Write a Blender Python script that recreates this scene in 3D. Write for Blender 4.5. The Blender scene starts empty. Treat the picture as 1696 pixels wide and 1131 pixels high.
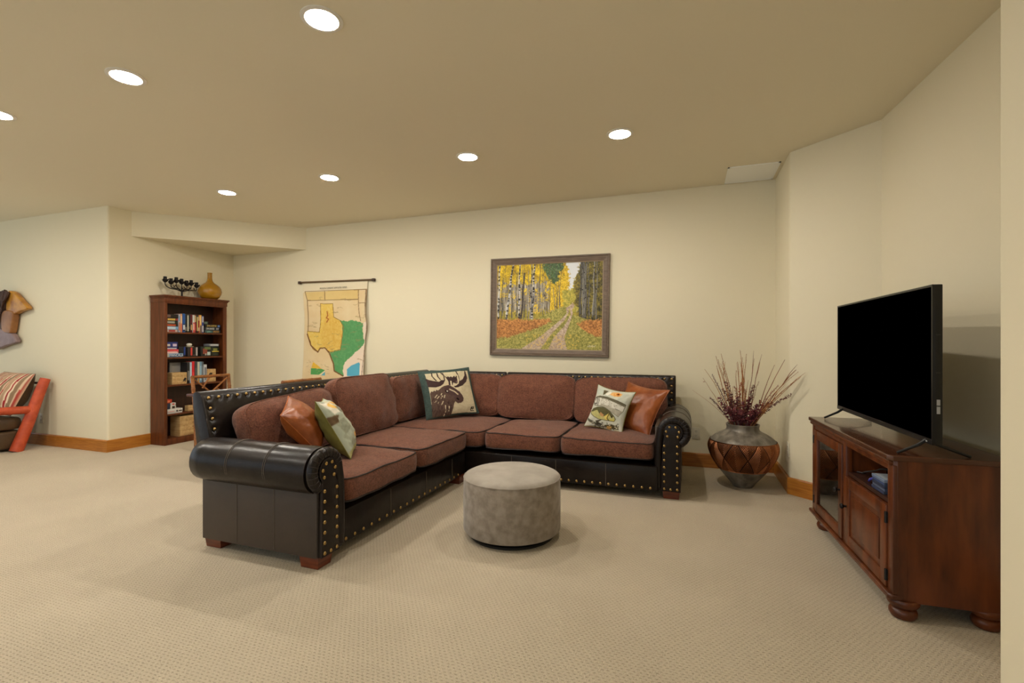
import bpy, bmesh, math, random
import numpy as np
from mathutils import Vector, Matrix, noise as mnoise

C = bpy.context.scene.collection
SC = bpy.context.scene
PI = math.pi
random.seed(7)

# ------------------------------------------------------------------ camera, sky, exposure
cam_d = bpy.data.cameras.new('camera')
cam = bpy.data.objects.new('camera', cam_d)
C.objects.link(cam)
cam.location = (0, 0, 1.2)
cam.rotation_euler = (PI / 2, 0, math.atan(292 / 800))
cam_d.sensor_width = 36
cam_d.lens = 800 / 1696 * 36
cam_d.shift_y = 4.5 / 1696
cam_d.clip_start = 0.05
SC.camera = cam
SC.view_settings.view_transform = 'Standard'
SC.view_settings.look = 'None'
SC.view_settings.gamma = 1
SC.view_settings.use_curve_mapping = False
SC.view_settings.exposure = 0.48
world = bpy.data.worlds.new('daylight')
SC.world = world
world.use_nodes = True
bg = world.node_tree.nodes['Background']
bg.inputs[0].default_value = (0.82, 0.93, 1.0, 1)
bg.inputs[1].default_value = 0.70
LAMP_W = 28.0
LAMP_COL = (1.0, 0.945, 0.865)
HC = 2.74                                                   # ceiling height


# ------------------------------------------------------------------ helpers
def lin(c):
    return tuple((v / 255 / 12.92 if v <= 10 else ((v / 255 + 0.055) / 1.055) ** 2.4) for v in c)


def thing(name, label, cat, loc=(0, 0, 0), rotz=0.0, group=None):
    o = bpy.data.objects.new(name, None)
    C.objects.link(o)
    o.location = loc
    o.rotation_euler = (0, 0, rotz)
    o.empty_display_size = 0.05
    o['label'] = label
    o['category'] = cat
    if group:
        o['group'] = group
    return o


def tag(o, label, cat, group=None):
    o['label'] = label
    o['category'] = cat
    if group:
        o['group'] = group
    return o


def world_of(o):
    m = Matrix.Translation(o.location) @ o.rotation_euler.to_matrix().to_4x4()
    return world_of(o.parent) @ m if o.parent else m


def obj(name, bm, m, parent=None, wc=True, smooth=True, angle=40):
    """link bm as ONE mesh object; wc: its coordinates are world coordinates"""
    me = bpy.data.meshes.new(name)
    bmesh.ops.recalc_face_normals(bm, faces=bm.faces)
    if parent is not None and wc:
        bm.transform(world_of(parent).inverted())
    bm.to_mesh(me)
    bm.free()
    return link(name, me, m, parent, smooth, angle)


def link(name, me, m, parent=None, smooth=True, angle=40):
    for k in (m if isinstance(m, (list, tuple)) else [m]):
        me.materials.append(k)
    if smooth:
        me.polygons.foreach_set('use_smooth', [True] * len(me.polygons))
        if angle:
            me.set_sharp_from_angle(angle=math.radians(angle))
    o = bpy.data.objects.new(name, me)
    C.objects.link(o)
    if parent is not None:
        o.parent = parent
    return o


def struct(name, bm, m, parent=None, **k):
    o = obj(name, bm, m, parent, **k)
    if parent is None:
        o['kind'] = 'structure'
    return o


def box(bm, lo, hi, bevel=0.0, seg=2, mat=None):
    r = bmesh.ops.create_cube(bm, size=1)
    vs = r['verts']
    c = [(a + b) / 2 for a, b in zip(lo, hi)]
    s = [abs(b - a) for a, b in zip(lo, hi)]
    M = Matrix.Translation(c) @ Matrix.Diagonal((*s, 1))
    if mat is not None:
        M = mat @ M
    bmesh.ops.transform(bm, matrix=M, verts=vs)
    if bevel > 0:
        es = list({e for v in vs for e in v.link_edges})
        bmesh.ops.bevel(bm, geom=es, offset=bevel, segments=seg, affect='EDGES', profile=0.5, clamp_overlap=True)


def new(*boxes, bevel=0.0):
    bm = bmesh.new()
    for lo, hi in boxes:
        box(bm, lo, hi, bevel)
    return bm


def prism(bm, poly, a, b, axes='xy', bevel=0.0, seg=2):
    """extrude a polygon given in the plane AXES from a to b along the third axis"""
    third = [k for k in 'xyz' if k not in axes][0]
    ix = {'x': 0, 'y': 1, 'z': 2}

    def P(p, t):
        v = [0, 0, 0]
        v[ix[axes[0]]], v[ix[axes[1]]], v[ix[third]] = p[0], p[1], t
        return v
    v0 = [bm.verts.new(P(p, a)) for p in poly]
    v1 = [bm.verts.new(P(p, b)) for p in poly]
    n = len(poly)
    fs = [bm.faces.new(v0), bm.faces.new(v1[::-1])]
    for i in range(n):
        fs.append(bm.faces.new((v0[i], v1[i], v1[(i + 1) % n], v0[(i + 1) % n])))
    bmesh.ops.recalc_face_normals(bm, faces=fs)
    if bevel > 0:
        es = list({e for f in fs[:2] for e in f.edges})
        bmesh.ops.bevel(bm, geom=es, offset=bevel, segments=seg, affect='EDGES', profile=0.5, clamp_overlap=True)


def lathe(bm, prof, seg=32, center=(0, 0, 0), cap=True):
    cx, cy, cz = center
    rings = []
    for r, z in prof:
        rings.append([bm.verts.new((cx + r * math.cos(2 * PI * k / seg), cy + r * math.sin(2 * PI * k / seg), cz + z)) for k in range(seg)])
    for a, b in zip(rings, rings[1:]):
        for k in range(seg):
            bm.faces.new((a[k], a[(k + 1) % seg], b[(k + 1) % seg], b[k]))
    if cap:
        bm.faces.new(rings[0][::-1])
        bm.faces.new(rings[-1])


def tube(bm, pts, r, seg=8, closed=False):
    pts = [Vector(p) for p in pts]
    n = len(pts)
    rr = r if isinstance(r, (list, tuple)) else [r] * n
    rings = []
    up = None
    for i, p in enumerate(pts):
        if closed:
            t = pts[(i + 1) % n] - pts[i - 1]
        else:
            t = pts[min(i + 1, n - 1)] - pts[max(i - 1, 0)]
        if t.length < 1e-9:
            t = Vector((0, 0, 1))
        t.normalize()
        if up is None:
            up = Vector((0, 0, 1)) if abs(t.z) < 0.9 else Vector((1, 0, 0))
        a = t.cross(up)
        if a.length < 1e-5:
            a = t.orthogonal()
        a.normalize()
        up = a.cross(t).normalized()
        rings.append([bm.verts.new(p + (a * math.cos(2 * PI * k / seg) + up * math.sin(2 * PI * k / seg)) * rr[i]) for k in range(seg)])
    for i in range(n if closed else n - 1):
        a, b = rings[i], rings[(i + 1) % n]
        for k in range(seg):
            bm.faces.new((a[k], a[(k + 1) % seg], b[(k + 1) % seg], b[k]))
    if not closed:
        bm.faces.new(rings[0][::-1])
        bm.faces.new(rings[-1])


def smooth_path(pts, k=6):
    """Catmull-Rom through pts"""
    P = [Vector(p) for p in pts]
    P = [P[0] * 2 - P[1]] + P + [P[-1] * 2 - P[-2]]
    out = []
    for i in range(1, len(P) - 2):
        for j in range(k):
            t = j / k
            a, b, c, d = P[i - 1], P[i], P[i + 1], P[i + 2]
            out.append(0.5 * ((2 * b) + (c - a) * t + (2 * a - 5 * b + 4 * c - d) * t * t + (3 * b - a - 3 * c + d) * t ** 3))
    out.append(P[-2])
    return out


def dome(bm, r, seg=10, flat=0.75):
    lathe(bm, [(r, 0), (r * 0.95, r * 0.3 * flat), (r * 0.72, r * 0.72 * flat), (r * 0.35, r * 0.95 * flat), (r * 0.06, r * flat)], seg)


# ------------------------------------------------------------------ materials
def mat(name, col, rough=0.6, metal=0.0, col2=None, scale=20.0, stretch=(1, 1, 1), detail=4.0, bump=0.0, bump_scale=None,
        coat=0.0, sheen=0.0, spec=0.5, emit=None, trans=0.0, ior=1.45, ramp=(0.35, 0.65), attr=None, dist=0.01):
    m = bpy.data.materials.new(name)
    m.use_nodes = True
    nt = m.node_tree
    N, L = nt.nodes, nt.links
    p = N['Principled BSDF']
    p.inputs['Base Color'].default_value = (*lin(col), 1)
    p.inputs['Roughness'].default_value = rough
    p.inputs['Metallic'].default_value = metal
    p.inputs['Specular IOR Level'].default_value = spec
    p.inputs['Coat Weight'].default_value = coat
    p.inputs['Sheen Weight'].default_value = sheen
    p.inputs['Transmission Weight'].default_value = trans
    p.inputs['IOR'].default_value = ior
    if emit:
        p.inputs['Emission Color'].default_value = (*emit[:3], 1)
        p.inputs['Emission Strength'].default_value = emit[3]
    tc = N.new('ShaderNodeTexCoord')
    mp = N.new('ShaderNodeMapping')
    mp.inputs['Scale'].default_value = stretch
    L.new(tc.outputs['Object'], mp.inputs['Vector'])
    if col2 is not None:
        nz = N.new('ShaderNodeTexNoise')
        nz.inputs['Scale'].default_value = scale
        nz.inputs['Detail'].default_value = detail
        L.new(mp.outputs[0], nz.inputs['Vector'])
        cr = N.new('ShaderNodeValToRGB')
        cr.color_ramp.elements[0].position = ramp[0]
        cr.color_ramp.elements[1].position = ramp[1]
        cr.color_ramp.elements[0].color = (*lin(col), 1)
        cr.color_ramp.elements[1].color = (*lin(col2), 1)
        L.new(nz.outputs['Fac'], cr.inputs[0])
        L.new(cr.outputs[0], p.inputs['Base Color'])
    if attr:
        at = N.new('ShaderNodeAttribute')
        at.attribute_name = attr
        L.new(at.outputs['Color'], p.inputs['Base Color'])
    if bump:
        nb = N.new('ShaderNodeTexNoise')
        nb.inputs['Scale'].default_value = bump_scale or scale
        nb.inputs['Detail'].default_value = 3
        L.new(mp.outputs[0], nb.inputs['Vector'])
        bp = N.new('ShaderNodeBump')
        bp.inputs['Strength'].default_value = bump
        bp.inputs['Distance'].default_value = dist
        L.new(nb.outputs['Fac'], bp.inputs['Height'])
        L.new(bp.outputs[0], p.inputs['Normal'])
    return m


def weave_mat(name, dark, light, scale, rough=0.95):
    """two-tone woven upholstery: crossed threads in object space"""
    m = mat(name, dark, rough, sheen=0.15, spec=0.15)
    nt = m.node_tree
    N, L = nt.nodes, nt.links
    p = N['Principled BSDF']
    tc = N.new('ShaderNodeTexCoord')
    vals = []
    for st in ((340, 70, 90), (70, 340, 90), (90, 70, 340)):
        mp = N.new('ShaderNodeMapping')
        mp.inputs['Scale'].default_value = st
        L.new(tc.outputs['Object'], mp.inputs['Vector'])
        w = N.new('ShaderNodeTexNoise')
        w.inputs['Scale'].default_value = scale
        w.inputs['Detail'].default_value = 1.0
        L.new(mp.outputs[0], w.inputs['Vector'])
        vals.append(w)
    mx = N.new('ShaderNodeMath')
    mx.operation = 'ADD'
    L.new(vals[0].outputs['Fac'], mx.inputs[0])
    L.new(vals[1].outputs['Fac'], mx.inputs[1])
    m2 = N.new('ShaderNodeMath')
    m2.operation = 'ADD'
    L.new(mx.outputs[0], m2.inputs[0])
    L.new(vals[2].outputs['Fac'], m2.inputs[1])
    nz = N.new('ShaderNodeTexNoise')
    nz.inputs['Scale'].default_value = 20
    nz.inputs['Detail'].default_value = 5
    L.new(tc.outputs['Object'], nz.inputs['Vector'])
    m3 = N.new('ShaderNodeMath')
    m3.operation = 'MULTIPLY_ADD'
    L.new(m2.outputs[0], m3.inputs[0])
    m3.inputs[1].default_value = 0.62
    soft = N.new('ShaderNodeMath')
    soft.operation = 'MULTIPLY_ADD'
    L.new(nz.outputs['Fac'], soft.inputs[0])
    soft.inputs[1].default_value = 0.40
    soft.inputs[2].default_value = 0.30
    L.new(soft.outputs[0], m3.inputs[2])
    cr = N.new('ShaderNodeValToRGB')
    ma = N.new('ShaderNodeMath')
    ma.operation = 'MULTIPLY'
    ma.inputs[1].default_value = 0.5
    L.new(m3.outputs[0], ma.inputs[0])
    cr.color_ramp.elements[0].position = 0.50
    cr.color_ramp.elements[1].position = 0.94
    cr.color_ramp.elements[0].color = (*lin(dark), 1)
    cr.color_ramp.elements[1].color = (*lin(light), 1)
    L.new(ma.outputs[0], cr.inputs[0])
    L.new(cr.outputs[0], p.inputs['Base Color'])
    bp = N.new('ShaderNodeBump')
    bp.inputs['Strength'].default_value = 0.6
    bp.inputs['Distance'].default_value = 0.003
    L.new(m2.outputs[0], bp.inputs['Height'])
    L.new(bp.outputs[0], p.inputs['Normal'])
    return m


def carpet_mat():
    m = mat('carpet_loop', (202, 186, 154), 0.97, spec=0.1, sheen=0.1)
    nt = m.node_tree
    N, L = nt.nodes, nt.links
    p = N['Principled BSDF']
    tc = N.new('ShaderNodeTexCoord')
    wob = N.new('ShaderNodeTexNoise')
    wob.inputs['Scale'].default_value = 34
    wob.inputs['Detail'].default_value = 2
    L.new(tc.outputs['Object'], wob.inputs['Vector'])
    va = N.new('ShaderNodeVectorMath')
    va.operation = 'MULTIPLY_ADD'
    L.new(wob.outputs['Color'], va.inputs[0])
    va.inputs[1].default_value = (0.010, 0.010, 0)
    L.new(tc.outputs['Object'], va.inputs[2])
    sp = N.new('ShaderNodeSeparateXYZ')
    L.new(va.outputs[0], sp.inputs[0])

    def mth(op, a, b=None, c=None):
        n = N.new('ShaderNodeMath')
        n.operation = op
        for i, v in enumerate((a, b, c)):
            if v is None:
                continue
            if isinstance(v, (int, float)):
                n.inputs[i].default_value = v
            else:
                L.new(v, n.inputs[i])
        return n.outputs[0]
    y = mth('MULTIPLY', sp.outputs[1], 1 / 0.0150)
    x = mth('MULTIPLY', sp.outputs[0], 1 / 0.0225)
    row = mth('FLOOR', y)
    off = mth('MULTIPLY', mth('MODULO', mth('ABSOLUTE', row), 2.0), 0.5)
    fx = mth('SUBTRACT', mth('FRACT', mth('ADD', x, off)), 0.5)
    fy = mth('SUBTRACT', mth('FRACT', y), 0.5)
    d = mth('SQRT', mth('ADD', mth('MULTIPLY', mth('MULTIPLY', fx, fx), 1.0), mth('MULTIPLY', mth('MULTIPLY', fy, fy), 2.6)))
    mr = N.new('ShaderNodeMapRange')
    mr.interpolation_type = 'SMOOTHSTEP'
    mr.inputs['From Min'].default_value = 0.06
    mr.inputs['From Max'].default_value = 0.42
    L.new(d, mr.inputs['Value'])
    fine = N.new('ShaderNodeTexNoise')
    fine.inputs['Scale'].default_value = 210
    fine.inputs['Detail'].default_value = 3
    L.new(tc.outputs['Object'], fine.inputs['Vector'])
    h = mth('MULTIPLY_ADD', fine.outputs['Fac'], 1.5, mth('MULTIPLY', mr.outputs[0], 0.55))
    big = N.new('ShaderNodeTexNoise')
    big.inputs['Scale'].default_value = 1.6
    big.inputs['Detail'].default_value = 3
    L.new(tc.outputs['Object'], big.inputs['Vector'])
    hh = mth('MULTIPLY', mth('MULTIPLY_ADD', big.outputs['Fac'], 0.5, h), 0.6)
    cr = N.new('ShaderNodeValToRGB')
    cr.color_ramp.elements[0].position = 0.35
    cr.color_ramp.elements[1].position = 1.30
    cr.color_ramp.elements[1].position = 1.0
    cr.color_ramp.elements[0].color = (*lin((140, 124, 99)), 1)
    cr.color_ramp.elements[1].color = (*lin((210, 195, 170)), 1)
    L.new(hh, cr.inputs[0])
    L.new(cr.outputs[0], p.inputs['Base Color'])
    bp = N.new('ShaderNodeBump')
    bp.inputs['Strength'].default_value = 0.8
    bp.inputs['Distance'].default_value = 0.006
    L.new(h, bp.inputs['Height'])
    L.new(bp.outputs[0], p.inputs['Normal'])
    return m


M = {}
M['wall'] = mat('cream_paint', (229, 219, 190), 0.75, spec=0.25, bump=0.08, bump_scale=70, dist=0.004)
M['ceiling'] = mat('cream_ceiling_paint', (233, 224, 200), 0.85, spec=0.2, bump=0.06, bump_scale=70, dist=0.004)
M['carpet'] = carpet_mat()
M['oak'] = mat('honey_oak', (160, 96, 30), 0.35, col2=(184, 120, 44), scale=6, stretch=(1.2, 1.2, 14), spec=0.45)
M['white'] = mat('white_enamel', (232, 228, 218), 0.5)
M['panel'] = mat('bright_white_panel', (250, 250, 247), 0.5)
M['plate'] = mat('ivory_plastic', (214, 206, 184), 0.4)
M['slot'] = mat('dark_slot', (45, 42, 38), 0.6)
M['lens'] = mat('lamp_lens', (255, 250, 240), 0.5, emit=(1.0, 0.95, 0.87, 14.0))
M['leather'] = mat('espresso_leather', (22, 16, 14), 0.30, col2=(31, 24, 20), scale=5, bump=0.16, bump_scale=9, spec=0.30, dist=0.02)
M['leather_side'] = mat('espresso_leather_flat', (56, 44, 33), 0.46, col2=(64, 51, 39), scale=4, bump=0.10, bump_scale=7, spec=0.5, dist=0.02)  # lighter copy of the leather; light on the arm sides is in the colour
M['stitch'] = mat('grey_stitching', (96, 86, 76), 0.7)
M['fabric'] = weave_mat('brown_chenille', (58, 35, 27), (140, 90, 69), 1.0)
M['piping'] = mat('dark_piping', (36, 24, 21), 0.6)
M['brass'] = mat('aged_brass', (176, 146, 92), 0.34, metal=1.0)
M['cherry'] = mat('cherry_foot', (120, 56, 28), 0.35, col2=(84, 34, 18), scale=8, stretch=(1, 1, 6), coat=0.2)
M['cognac'] = mat('cognac_leather', (152, 82, 38), 0.34, col2=(116, 56, 23), scale=6, bump=0.3, bump_scale=10, spec=0.5, dist=0.012)
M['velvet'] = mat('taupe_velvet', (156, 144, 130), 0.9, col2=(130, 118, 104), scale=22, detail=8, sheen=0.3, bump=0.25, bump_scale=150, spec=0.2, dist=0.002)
M['black'] = mat('black_metal', (18, 18, 18), 0.4)
M['iron'] = mat('dark_wrought_iron', (26, 20, 18), 0.55, metal=0.4, bump=0.3, bump_scale=60, dist=0.003)
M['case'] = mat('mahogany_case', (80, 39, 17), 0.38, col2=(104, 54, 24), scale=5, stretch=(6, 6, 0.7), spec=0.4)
M['case_back'] = mat('mahogany_back', (46, 21, 11), 0.5, col2=(58, 27, 14), scale=5, stretch=(6, 6, 0.7))  # shade inside the cases put into a darker mahogany
M['stand'] = mat('walnut_stand', (108, 54, 23), 0.34, col2=(72, 34, 14), scale=4, stretch=(4, 4, 0.8), spec=0.5)
M['stand_top'] = mat('walnut_stand_top', (84, 48, 30), 0.25, col2=(70, 38, 23), scale=4, stretch=(6, 0.8, 6), spec=0.5, coat=0.2)
M['tv'] = mat('tv_plastic', (16, 16, 17), 0.4)
M['screen'] = mat('tv_screen', (0, 0, 0), 0.7, spec=0.0)
M['silver'] = mat('silver_print', (170, 170, 170), 0.4)
M['amber'] = mat('amber_glass', (182, 128, 22), 0.10, trans=0.30, ior=1.4, coat=0.6)
M['glass'] = mat('door_glass', (235, 240, 238), 0.02, trans=1.0, ior=1.5)
M['pewter'] = mat('weathered_pewter', (140, 132, 120), 0.42, metal=0.25, col2=(94, 86, 75), scale=6, stretch=(3, 3, 0.7), detail=6)
M['frame'] = mat('grey_brown_frame', (116, 98, 80), 0.5, col2=(96, 80, 65), scale=10, stretch=(1, 10, 10))
M['frame_lip'] = mat('pale_frame_lip', (150, 130, 104), 0.5)
M['print'] = mat('printed_photo', (200, 200, 200), 0.45, attr='paint', spec=0.3)
M['paper'] = mat('printed_paper', (220, 205, 170), 0.8, attr='paint', spec=0.2)
M['wool'] = mat('hooked_wool', (200, 190, 150), 0.98, attr='paint', spec=0.1, bump=0.9, bump_scale=170, dist=0.004)
M['linen'] = mat('printed_linen', (200, 200, 180), 0.9, attr='paint', spec=0.2, bump=0.3, bump_scale=14, dist=0.012)
M['orange_log'] = mat('orange_stained_log', (196, 84, 48), 0.45, col2=(172, 66, 36), scale=7, stretch=(2, 2, 2), bump=0.2, bump_scale=12)
M['brown_leather'] = mat('worn_brown_leather', (84, 64, 40), 0.5, col2=(66, 50, 32), scale=6, bump=0.2, bump_scale=9)
M['bamboo'] = mat('bamboo_cane', (156, 100, 52), 0.4, col2=(120, 72, 34), scale=14, stretch=(1, 1, 3))
M['dark_top'] = mat('dark_table_top', (74, 38, 24), 0.3)
M['pine'] = mat('pale_pine', (206, 172, 118), 0.6, col2=(184, 146, 94), scale=6, stretch=(1, 8, 8))
M['lettering'] = mat('dark_ink', (44, 36, 30), 0.7)
M['twig'] = mat('tan_twig', (184, 128, 74), 0.7, col2=(146, 92, 52), scale=30)
M['red_twig'] = mat('russet_twig', (146, 82, 50), 0.7, col2=(108, 54, 34), scale=30)
M['burgundy'] = mat('burgundy_leaf', (122, 54, 54), 0.55, col2=(82, 36, 42), scale=30)
M['rust_leaf'] = mat('rust_leaf', (176, 84, 48), 0.6, col2=(138, 58, 36), scale=30)


def colour(name, c, rough=0.5):
    k = 'c_%d_%d_%d' % c
    if k not in M:
        M[k] = mat(name, c, rough)
    return M[k]


def copper_mat():
    m = mat('hammered_copper', (160, 92, 52), 0.34, metal=0.85)
    nt = m.node_tree
    N, L = nt.nodes, nt.links
    p = N['Principled BSDF']
    at = N.new('ShaderNodeAttribute')
    at.attribute_name = 'patina'
    tc = N.new('ShaderNodeTexCoord')
    nz = N.new('ShaderNodeTexNoise')
    nz.inputs['Scale'].default_value = 4.5
    nz.inputs['Detail'].default_value = 4
    L.new(tc.outputs['Object'], nz.inputs['Vector'])
    mu = N.new('ShaderNodeMath')
    mu.operation = 'MULTIPLY_ADD'
    L.new(nz.outputs['Fac'], mu.inputs[0])
    mu.inputs[1].default_value = 0.9
    L.new(at.outputs['Fac'], mu.inputs[2])
    cr = N.new('ShaderNodeValToRGB')
    cr.color_ramp.elements[0].position = 0.55
    cr.color_ramp.elements[1].position = 1.0
    cr.color_ramp.elements[0].color = (*lin((176, 112, 72)), 1)
    cr.color_ramp.elements[1].color = (*lin((54, 31, 23)), 1)
    L.new(mu.outputs[0], cr.inputs[0])
    L.new(cr.outputs[0], p.inputs['Base Color'])
    return m


M['copper'] = copper_mat()

# ------------------------------------------------------------------ the room
XL, YL, YB, XR = -6.06, 3.50, 5.08, 0.765          # return wall, left wall, back wall, right return
XC, YC = 1.245, 3.98                                # corner of the angled wall and the wall behind the television
PW = [(-10.5, YL), (XL, YL), (XL, YB), (XR, YB), (XR, 4.41), (XC, YC), (1.43, 1.7)]
F0, F1 = -3.2, 5.3
LIGHTS = [(-4.34, 1.85), (-3.04, 1.85), (-1.63, 1.84), (-4.39, 3.61), (-3.11, 3.61), (-1.70, 3.60), (-0.47, 3.59)]
LIGHTS_UNSEEN = [(-3.04, 0.1), (-4.34, 0.1), (-5.75, 1.85), (-7.15, 1.85)]  # unseen lamps on the ceiling grid, added where their light was needed
CAN_R = 0.078

struct('floor', new(((-10.7, F0, -0.05), (1.7, F1, 0.0))), M['carpet'], smooth=False)

bm = bmesh.new()
outer = [bm.verts.new(v) for v in ((-10.7, F0, HC), (1.7, F0, HC), (1.7, F1, HC), (-10.7, F1, HC))]
es = [bm.edges.new((outer[i], outer[(i + 1) % 4])) for i in range(4)]
for x, y in LIGHTS + LIGHTS_UNSEEN:
    ring = [bm.verts.new((x + CAN_R * math.cos(2 * PI * k / 32), y + CAN_R * math.sin(2 * PI * k / 32), HC)) for k in range(32)]
    es += [bm.edges.new((ring[i], ring[(i + 1) % 32])) for i in range(32)]
bmesh.ops.triangle_fill(bm, use_beauty=True, edges=es)
box(bm, (-10.7, F0, HC + 0.12), (1.7, F1, HC + 0.16))
struct('ceiling', bm, M['ceiling'], smooth=False)


def round_corner(prev, c, nxt, r=0.022, n=6):
    p, c, q = Vector(prev), Vector(c), Vector(nxt)
    a = c + (p - c).normalized() * r
    b = c + (q - c).normalized() * r
    return [tuple(a.lerp(c, t).lerp(c.lerp(b, t), t)) for t in [i / n for i in range(n + 1)]]


def wall(name, inner, outer_):
    b = bmesh.new()
    prism(b, [tuple(p)[:2] for p in inner] + [tuple(p)[:2] for p in outer_], 0.0, HC, 'xy')
    struct(name, b, M['wall'], angle=25)


rc = round_corner(PW[0], PW[1], PW[2])
wall('wall_left', [PW[0]] + rc, [(XL - 0.10, YL + 0.04), (XL - 0.10, YL + 0.12), (-10.5, YL + 0.12)])
wall('wall_left_return', [rc[-1], (XL, YB)], [(XL - 0.09, YB), (XL - 0.09, rc[-1][1])])
wall('wall_back', [(XL - 0.09, YB), (XR + 0.1, YB)], [(XR + 0.1, YB + 0.12), (XL - 0.09, YB + 0.12)])
rc = round_corner(PW[3], PW[4], PW[5])
wall('wall_right_return', [(XR, YB)] + rc[:4], [(XR + 0.09, rc[3][1] + 0.02), (XR + 0.09, YB)])
wall('wall_right_angled', rc[3:] + [(XC, YC)], [(XC + 0.06, YC + 0.08), (XR + 0.085, rc[3][1] + 0.02)])
wall('wall_right', [(XC, YC), PW[6]], [(1.55, 1.7), (1.36, YC + 0.1)])
PX, PY = 0.905, 1.930
rc = round_corner((PX, F0, 0), (PX, PY, 0), (1.3, PY, 0), 0.02)
wall('wall_near_right', [(PX, F0)] + rc + [(1.44, PY)], [(1.44, F0)])

# dropped triangular soffit in the left back corner
bm = bmesh.new()
prism(bm, [(XL, 3.745), (-4.76, YB), (XL, YB)], 2.452, HC, 'xy', bevel=0.0)
struct('ceiling_soffit', bm, M['wall'], smooth=False)


def baseboard(name, a, b, side, ext=(0, 0)):
    a, b = Vector((*a, 0)), Vector((*b, 0))
    d = (b - a).normalized()
    a -= d * ext[0]
    b += d * ext[1]
    n = Vector((-d.y, d.x, 0)) * side
    bmb = bmesh.new()
    prof = [(0, 0), (0.018, 0), (0.018, 0.124), (0.012, 0.133), (0, 0.133)]
    v0 = [bmb.verts.new(a + n * p[0] + Vector((0, 0, p[1]))) for p in prof]
    v1 = [bmb.verts.new(b + n * p[0] + Vector((0, 0, p[1]))) for p in prof]
    bmb.faces.new(v0)
    bmb.faces.new(v1[::-1])
    for i in range(len(prof)):
        bmb.faces.new((v0[i], v0[(i + 1) % 5], v1[(i + 1) % 5], v1[i]))
    struct(name, bmb, M['oak'], smooth=False)


baseboard('baseboard_left', PW[0], PW[1], -1, (0, 0.018))
baseboard('baseboard_left_return', PW[1], PW[2], -1, (0.0, 0))
baseboard('baseboard_back', PW[2], PW[3], -1)
baseboard('baseboard_right_return', PW[3], PW[4], -1, (0, 0.007))
baseboard('baseboard_right_angled', PW[4], PW[5], -1, (0.007, 0))
baseboard('baseboard_right', PW[5], PW[6], -1)

# ------------------------------------------------------------------ recessed ceiling lights
lamp_names = [
    'recessed round ceiling light cut by the left edge of the photo',
    'recessed round ceiling light, second from the left in the nearer row',
    'recessed round ceiling light at the top of the photo, its white can showing',
    'recessed round ceiling light in front of the soffit above the bookcase',
    'recessed round ceiling light in the far row, above the hanging map',
    'recessed round ceiling light in the far row, above and left of the framed picture',
    'recessed round ceiling light in the far row, nearest the ceiling access panel']


hidden_names = [
    'recessed round ceiling light nearer the camera, out of the photo on the left',
    'recessed round ceiling light beyond that, farther left of the camera',
    'recessed round ceiling light out of the photo, first beyond the left edge',
    'recessed round ceiling light out of the photo, above the log armchair']


def make_light():
    t = thing('ceiling_light', lamp_names[0], 'ceiling light', (0, 0, HC), 0, 'recessed ceiling lights')
    b = bmesh.new()
    lathe(b, [(CAN_R - 0.002, 0.0), (CAN_R + 0.018, 0.0), (CAN_R + 0.018, -0.004), (CAN_R - 0.002, -0.007), (CAN_R - 0.002, 0.0)], 40, cap=False)
    obj('trim_ring', b, M['white'], t, wc=False)
    b = bmesh.new()
    lathe(b, [(CAN_R - 0.001, -0.003), (CAN_R - 0.012, 0.05), (CAN_R - 0.012, 0.062)], 40, cap=False)
    obj('can', b, M['white'], t, wc=False)
    b = bmesh.new()
    lathe(b, [(0.064, 0.050), (0.064, 0.058)], 40)
    obj('lamp_lens', b, M['lens'], t, wc=False)
    return t


def copy_tree(o, parent=None):
    c = o.copy()
    C.objects.link(c)
    c.parent = parent
    for ch in list(o.children):
        copy_tree(ch, c)
    return c


lamp0 = make_light()
lamps = [lamp0] + [copy_tree(lamp0) for _ in LIGHTS[1:] + LIGHTS_UNSEEN]
ld = bpy.data.lights.new('downlight', 'POINT')
ld.shadow_soft_size = 0.03
ld.energy = LAMP_W
ld.color = LAMP_COL
for i, (x, y) in enumerate(LIGHTS + LIGHTS_UNSEEN):
    lamps[i].location = (x, y, HC)
    lamps[i]['label'] = (lamp_names + hidden_names)[i]
    lo = bpy.data.objects.new('downlight', ld)
    C.objects.link(lo)
    lo.parent = lamps[i]
    lo.location = (0, 0, 0.018)

# white access panel in the ceiling
t = thing('ceiling_panel', 'plain white rectangular panel set in the ceiling above the vase', 'panel', (0.53, 4.82, HC))
obj('panel_frame', new(((0.325, 4.60, HC - 0.006), (0.735, 4.615, HC)), ((0.325, 5.035, HC - 0.006), (0.735, 5.05, HC)),
                       ((0.325, 4.60, HC - 0.006), (0.34, 5.05, HC)), ((0.72, 4.60, HC - 0.006), (0.735, 5.05, HC))), M['panel'], t, smooth=False)
obj('panel_face', new(((0.34, 4.615, HC - 0.004), (0.72, 5.035, HC - 0.001))), M['panel'], t, smooth=False)


def outlet(label, origin, rotz):
    """a duplex outlet; local x along the wall, local -y out of it"""
    t = thing('wall_outlet', label, 'outlet', origin, rotz)
    b = bmesh.new()
    box(b, (-0.036, -0.006, -0.058), (0.036, 0, 0.058), 0.003)
    obj('cover_plate', b, M['plate'], t, wc=False)
    for z in (-0.021, 0.021):
        b = bmesh.new()
        poly = [(0.017 * math.cos(a), z + 0.0145 * math.sin(a)) for a in [2 * PI * k / 16 for k in range(16)]]
        prism(b, poly, -0.0075, -0.004, 'xz')
        s = obj('socket', b, M['plate'], t, wc=False)
        b = new(((-0.008, -0.0082, z - 0.002), (-0.005, -0.0070, z + 0.007)), ((0.005, -0.0082, z - 0.002), (0.008, -0.0070, z + 0.007)),
                ((-0.002, -0.0082, z - 0.010), (0.002, -0.0070, z - 0.006)))
        o = obj('slots', b, M['slot'], s, wc=False, smooth=False)


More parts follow.
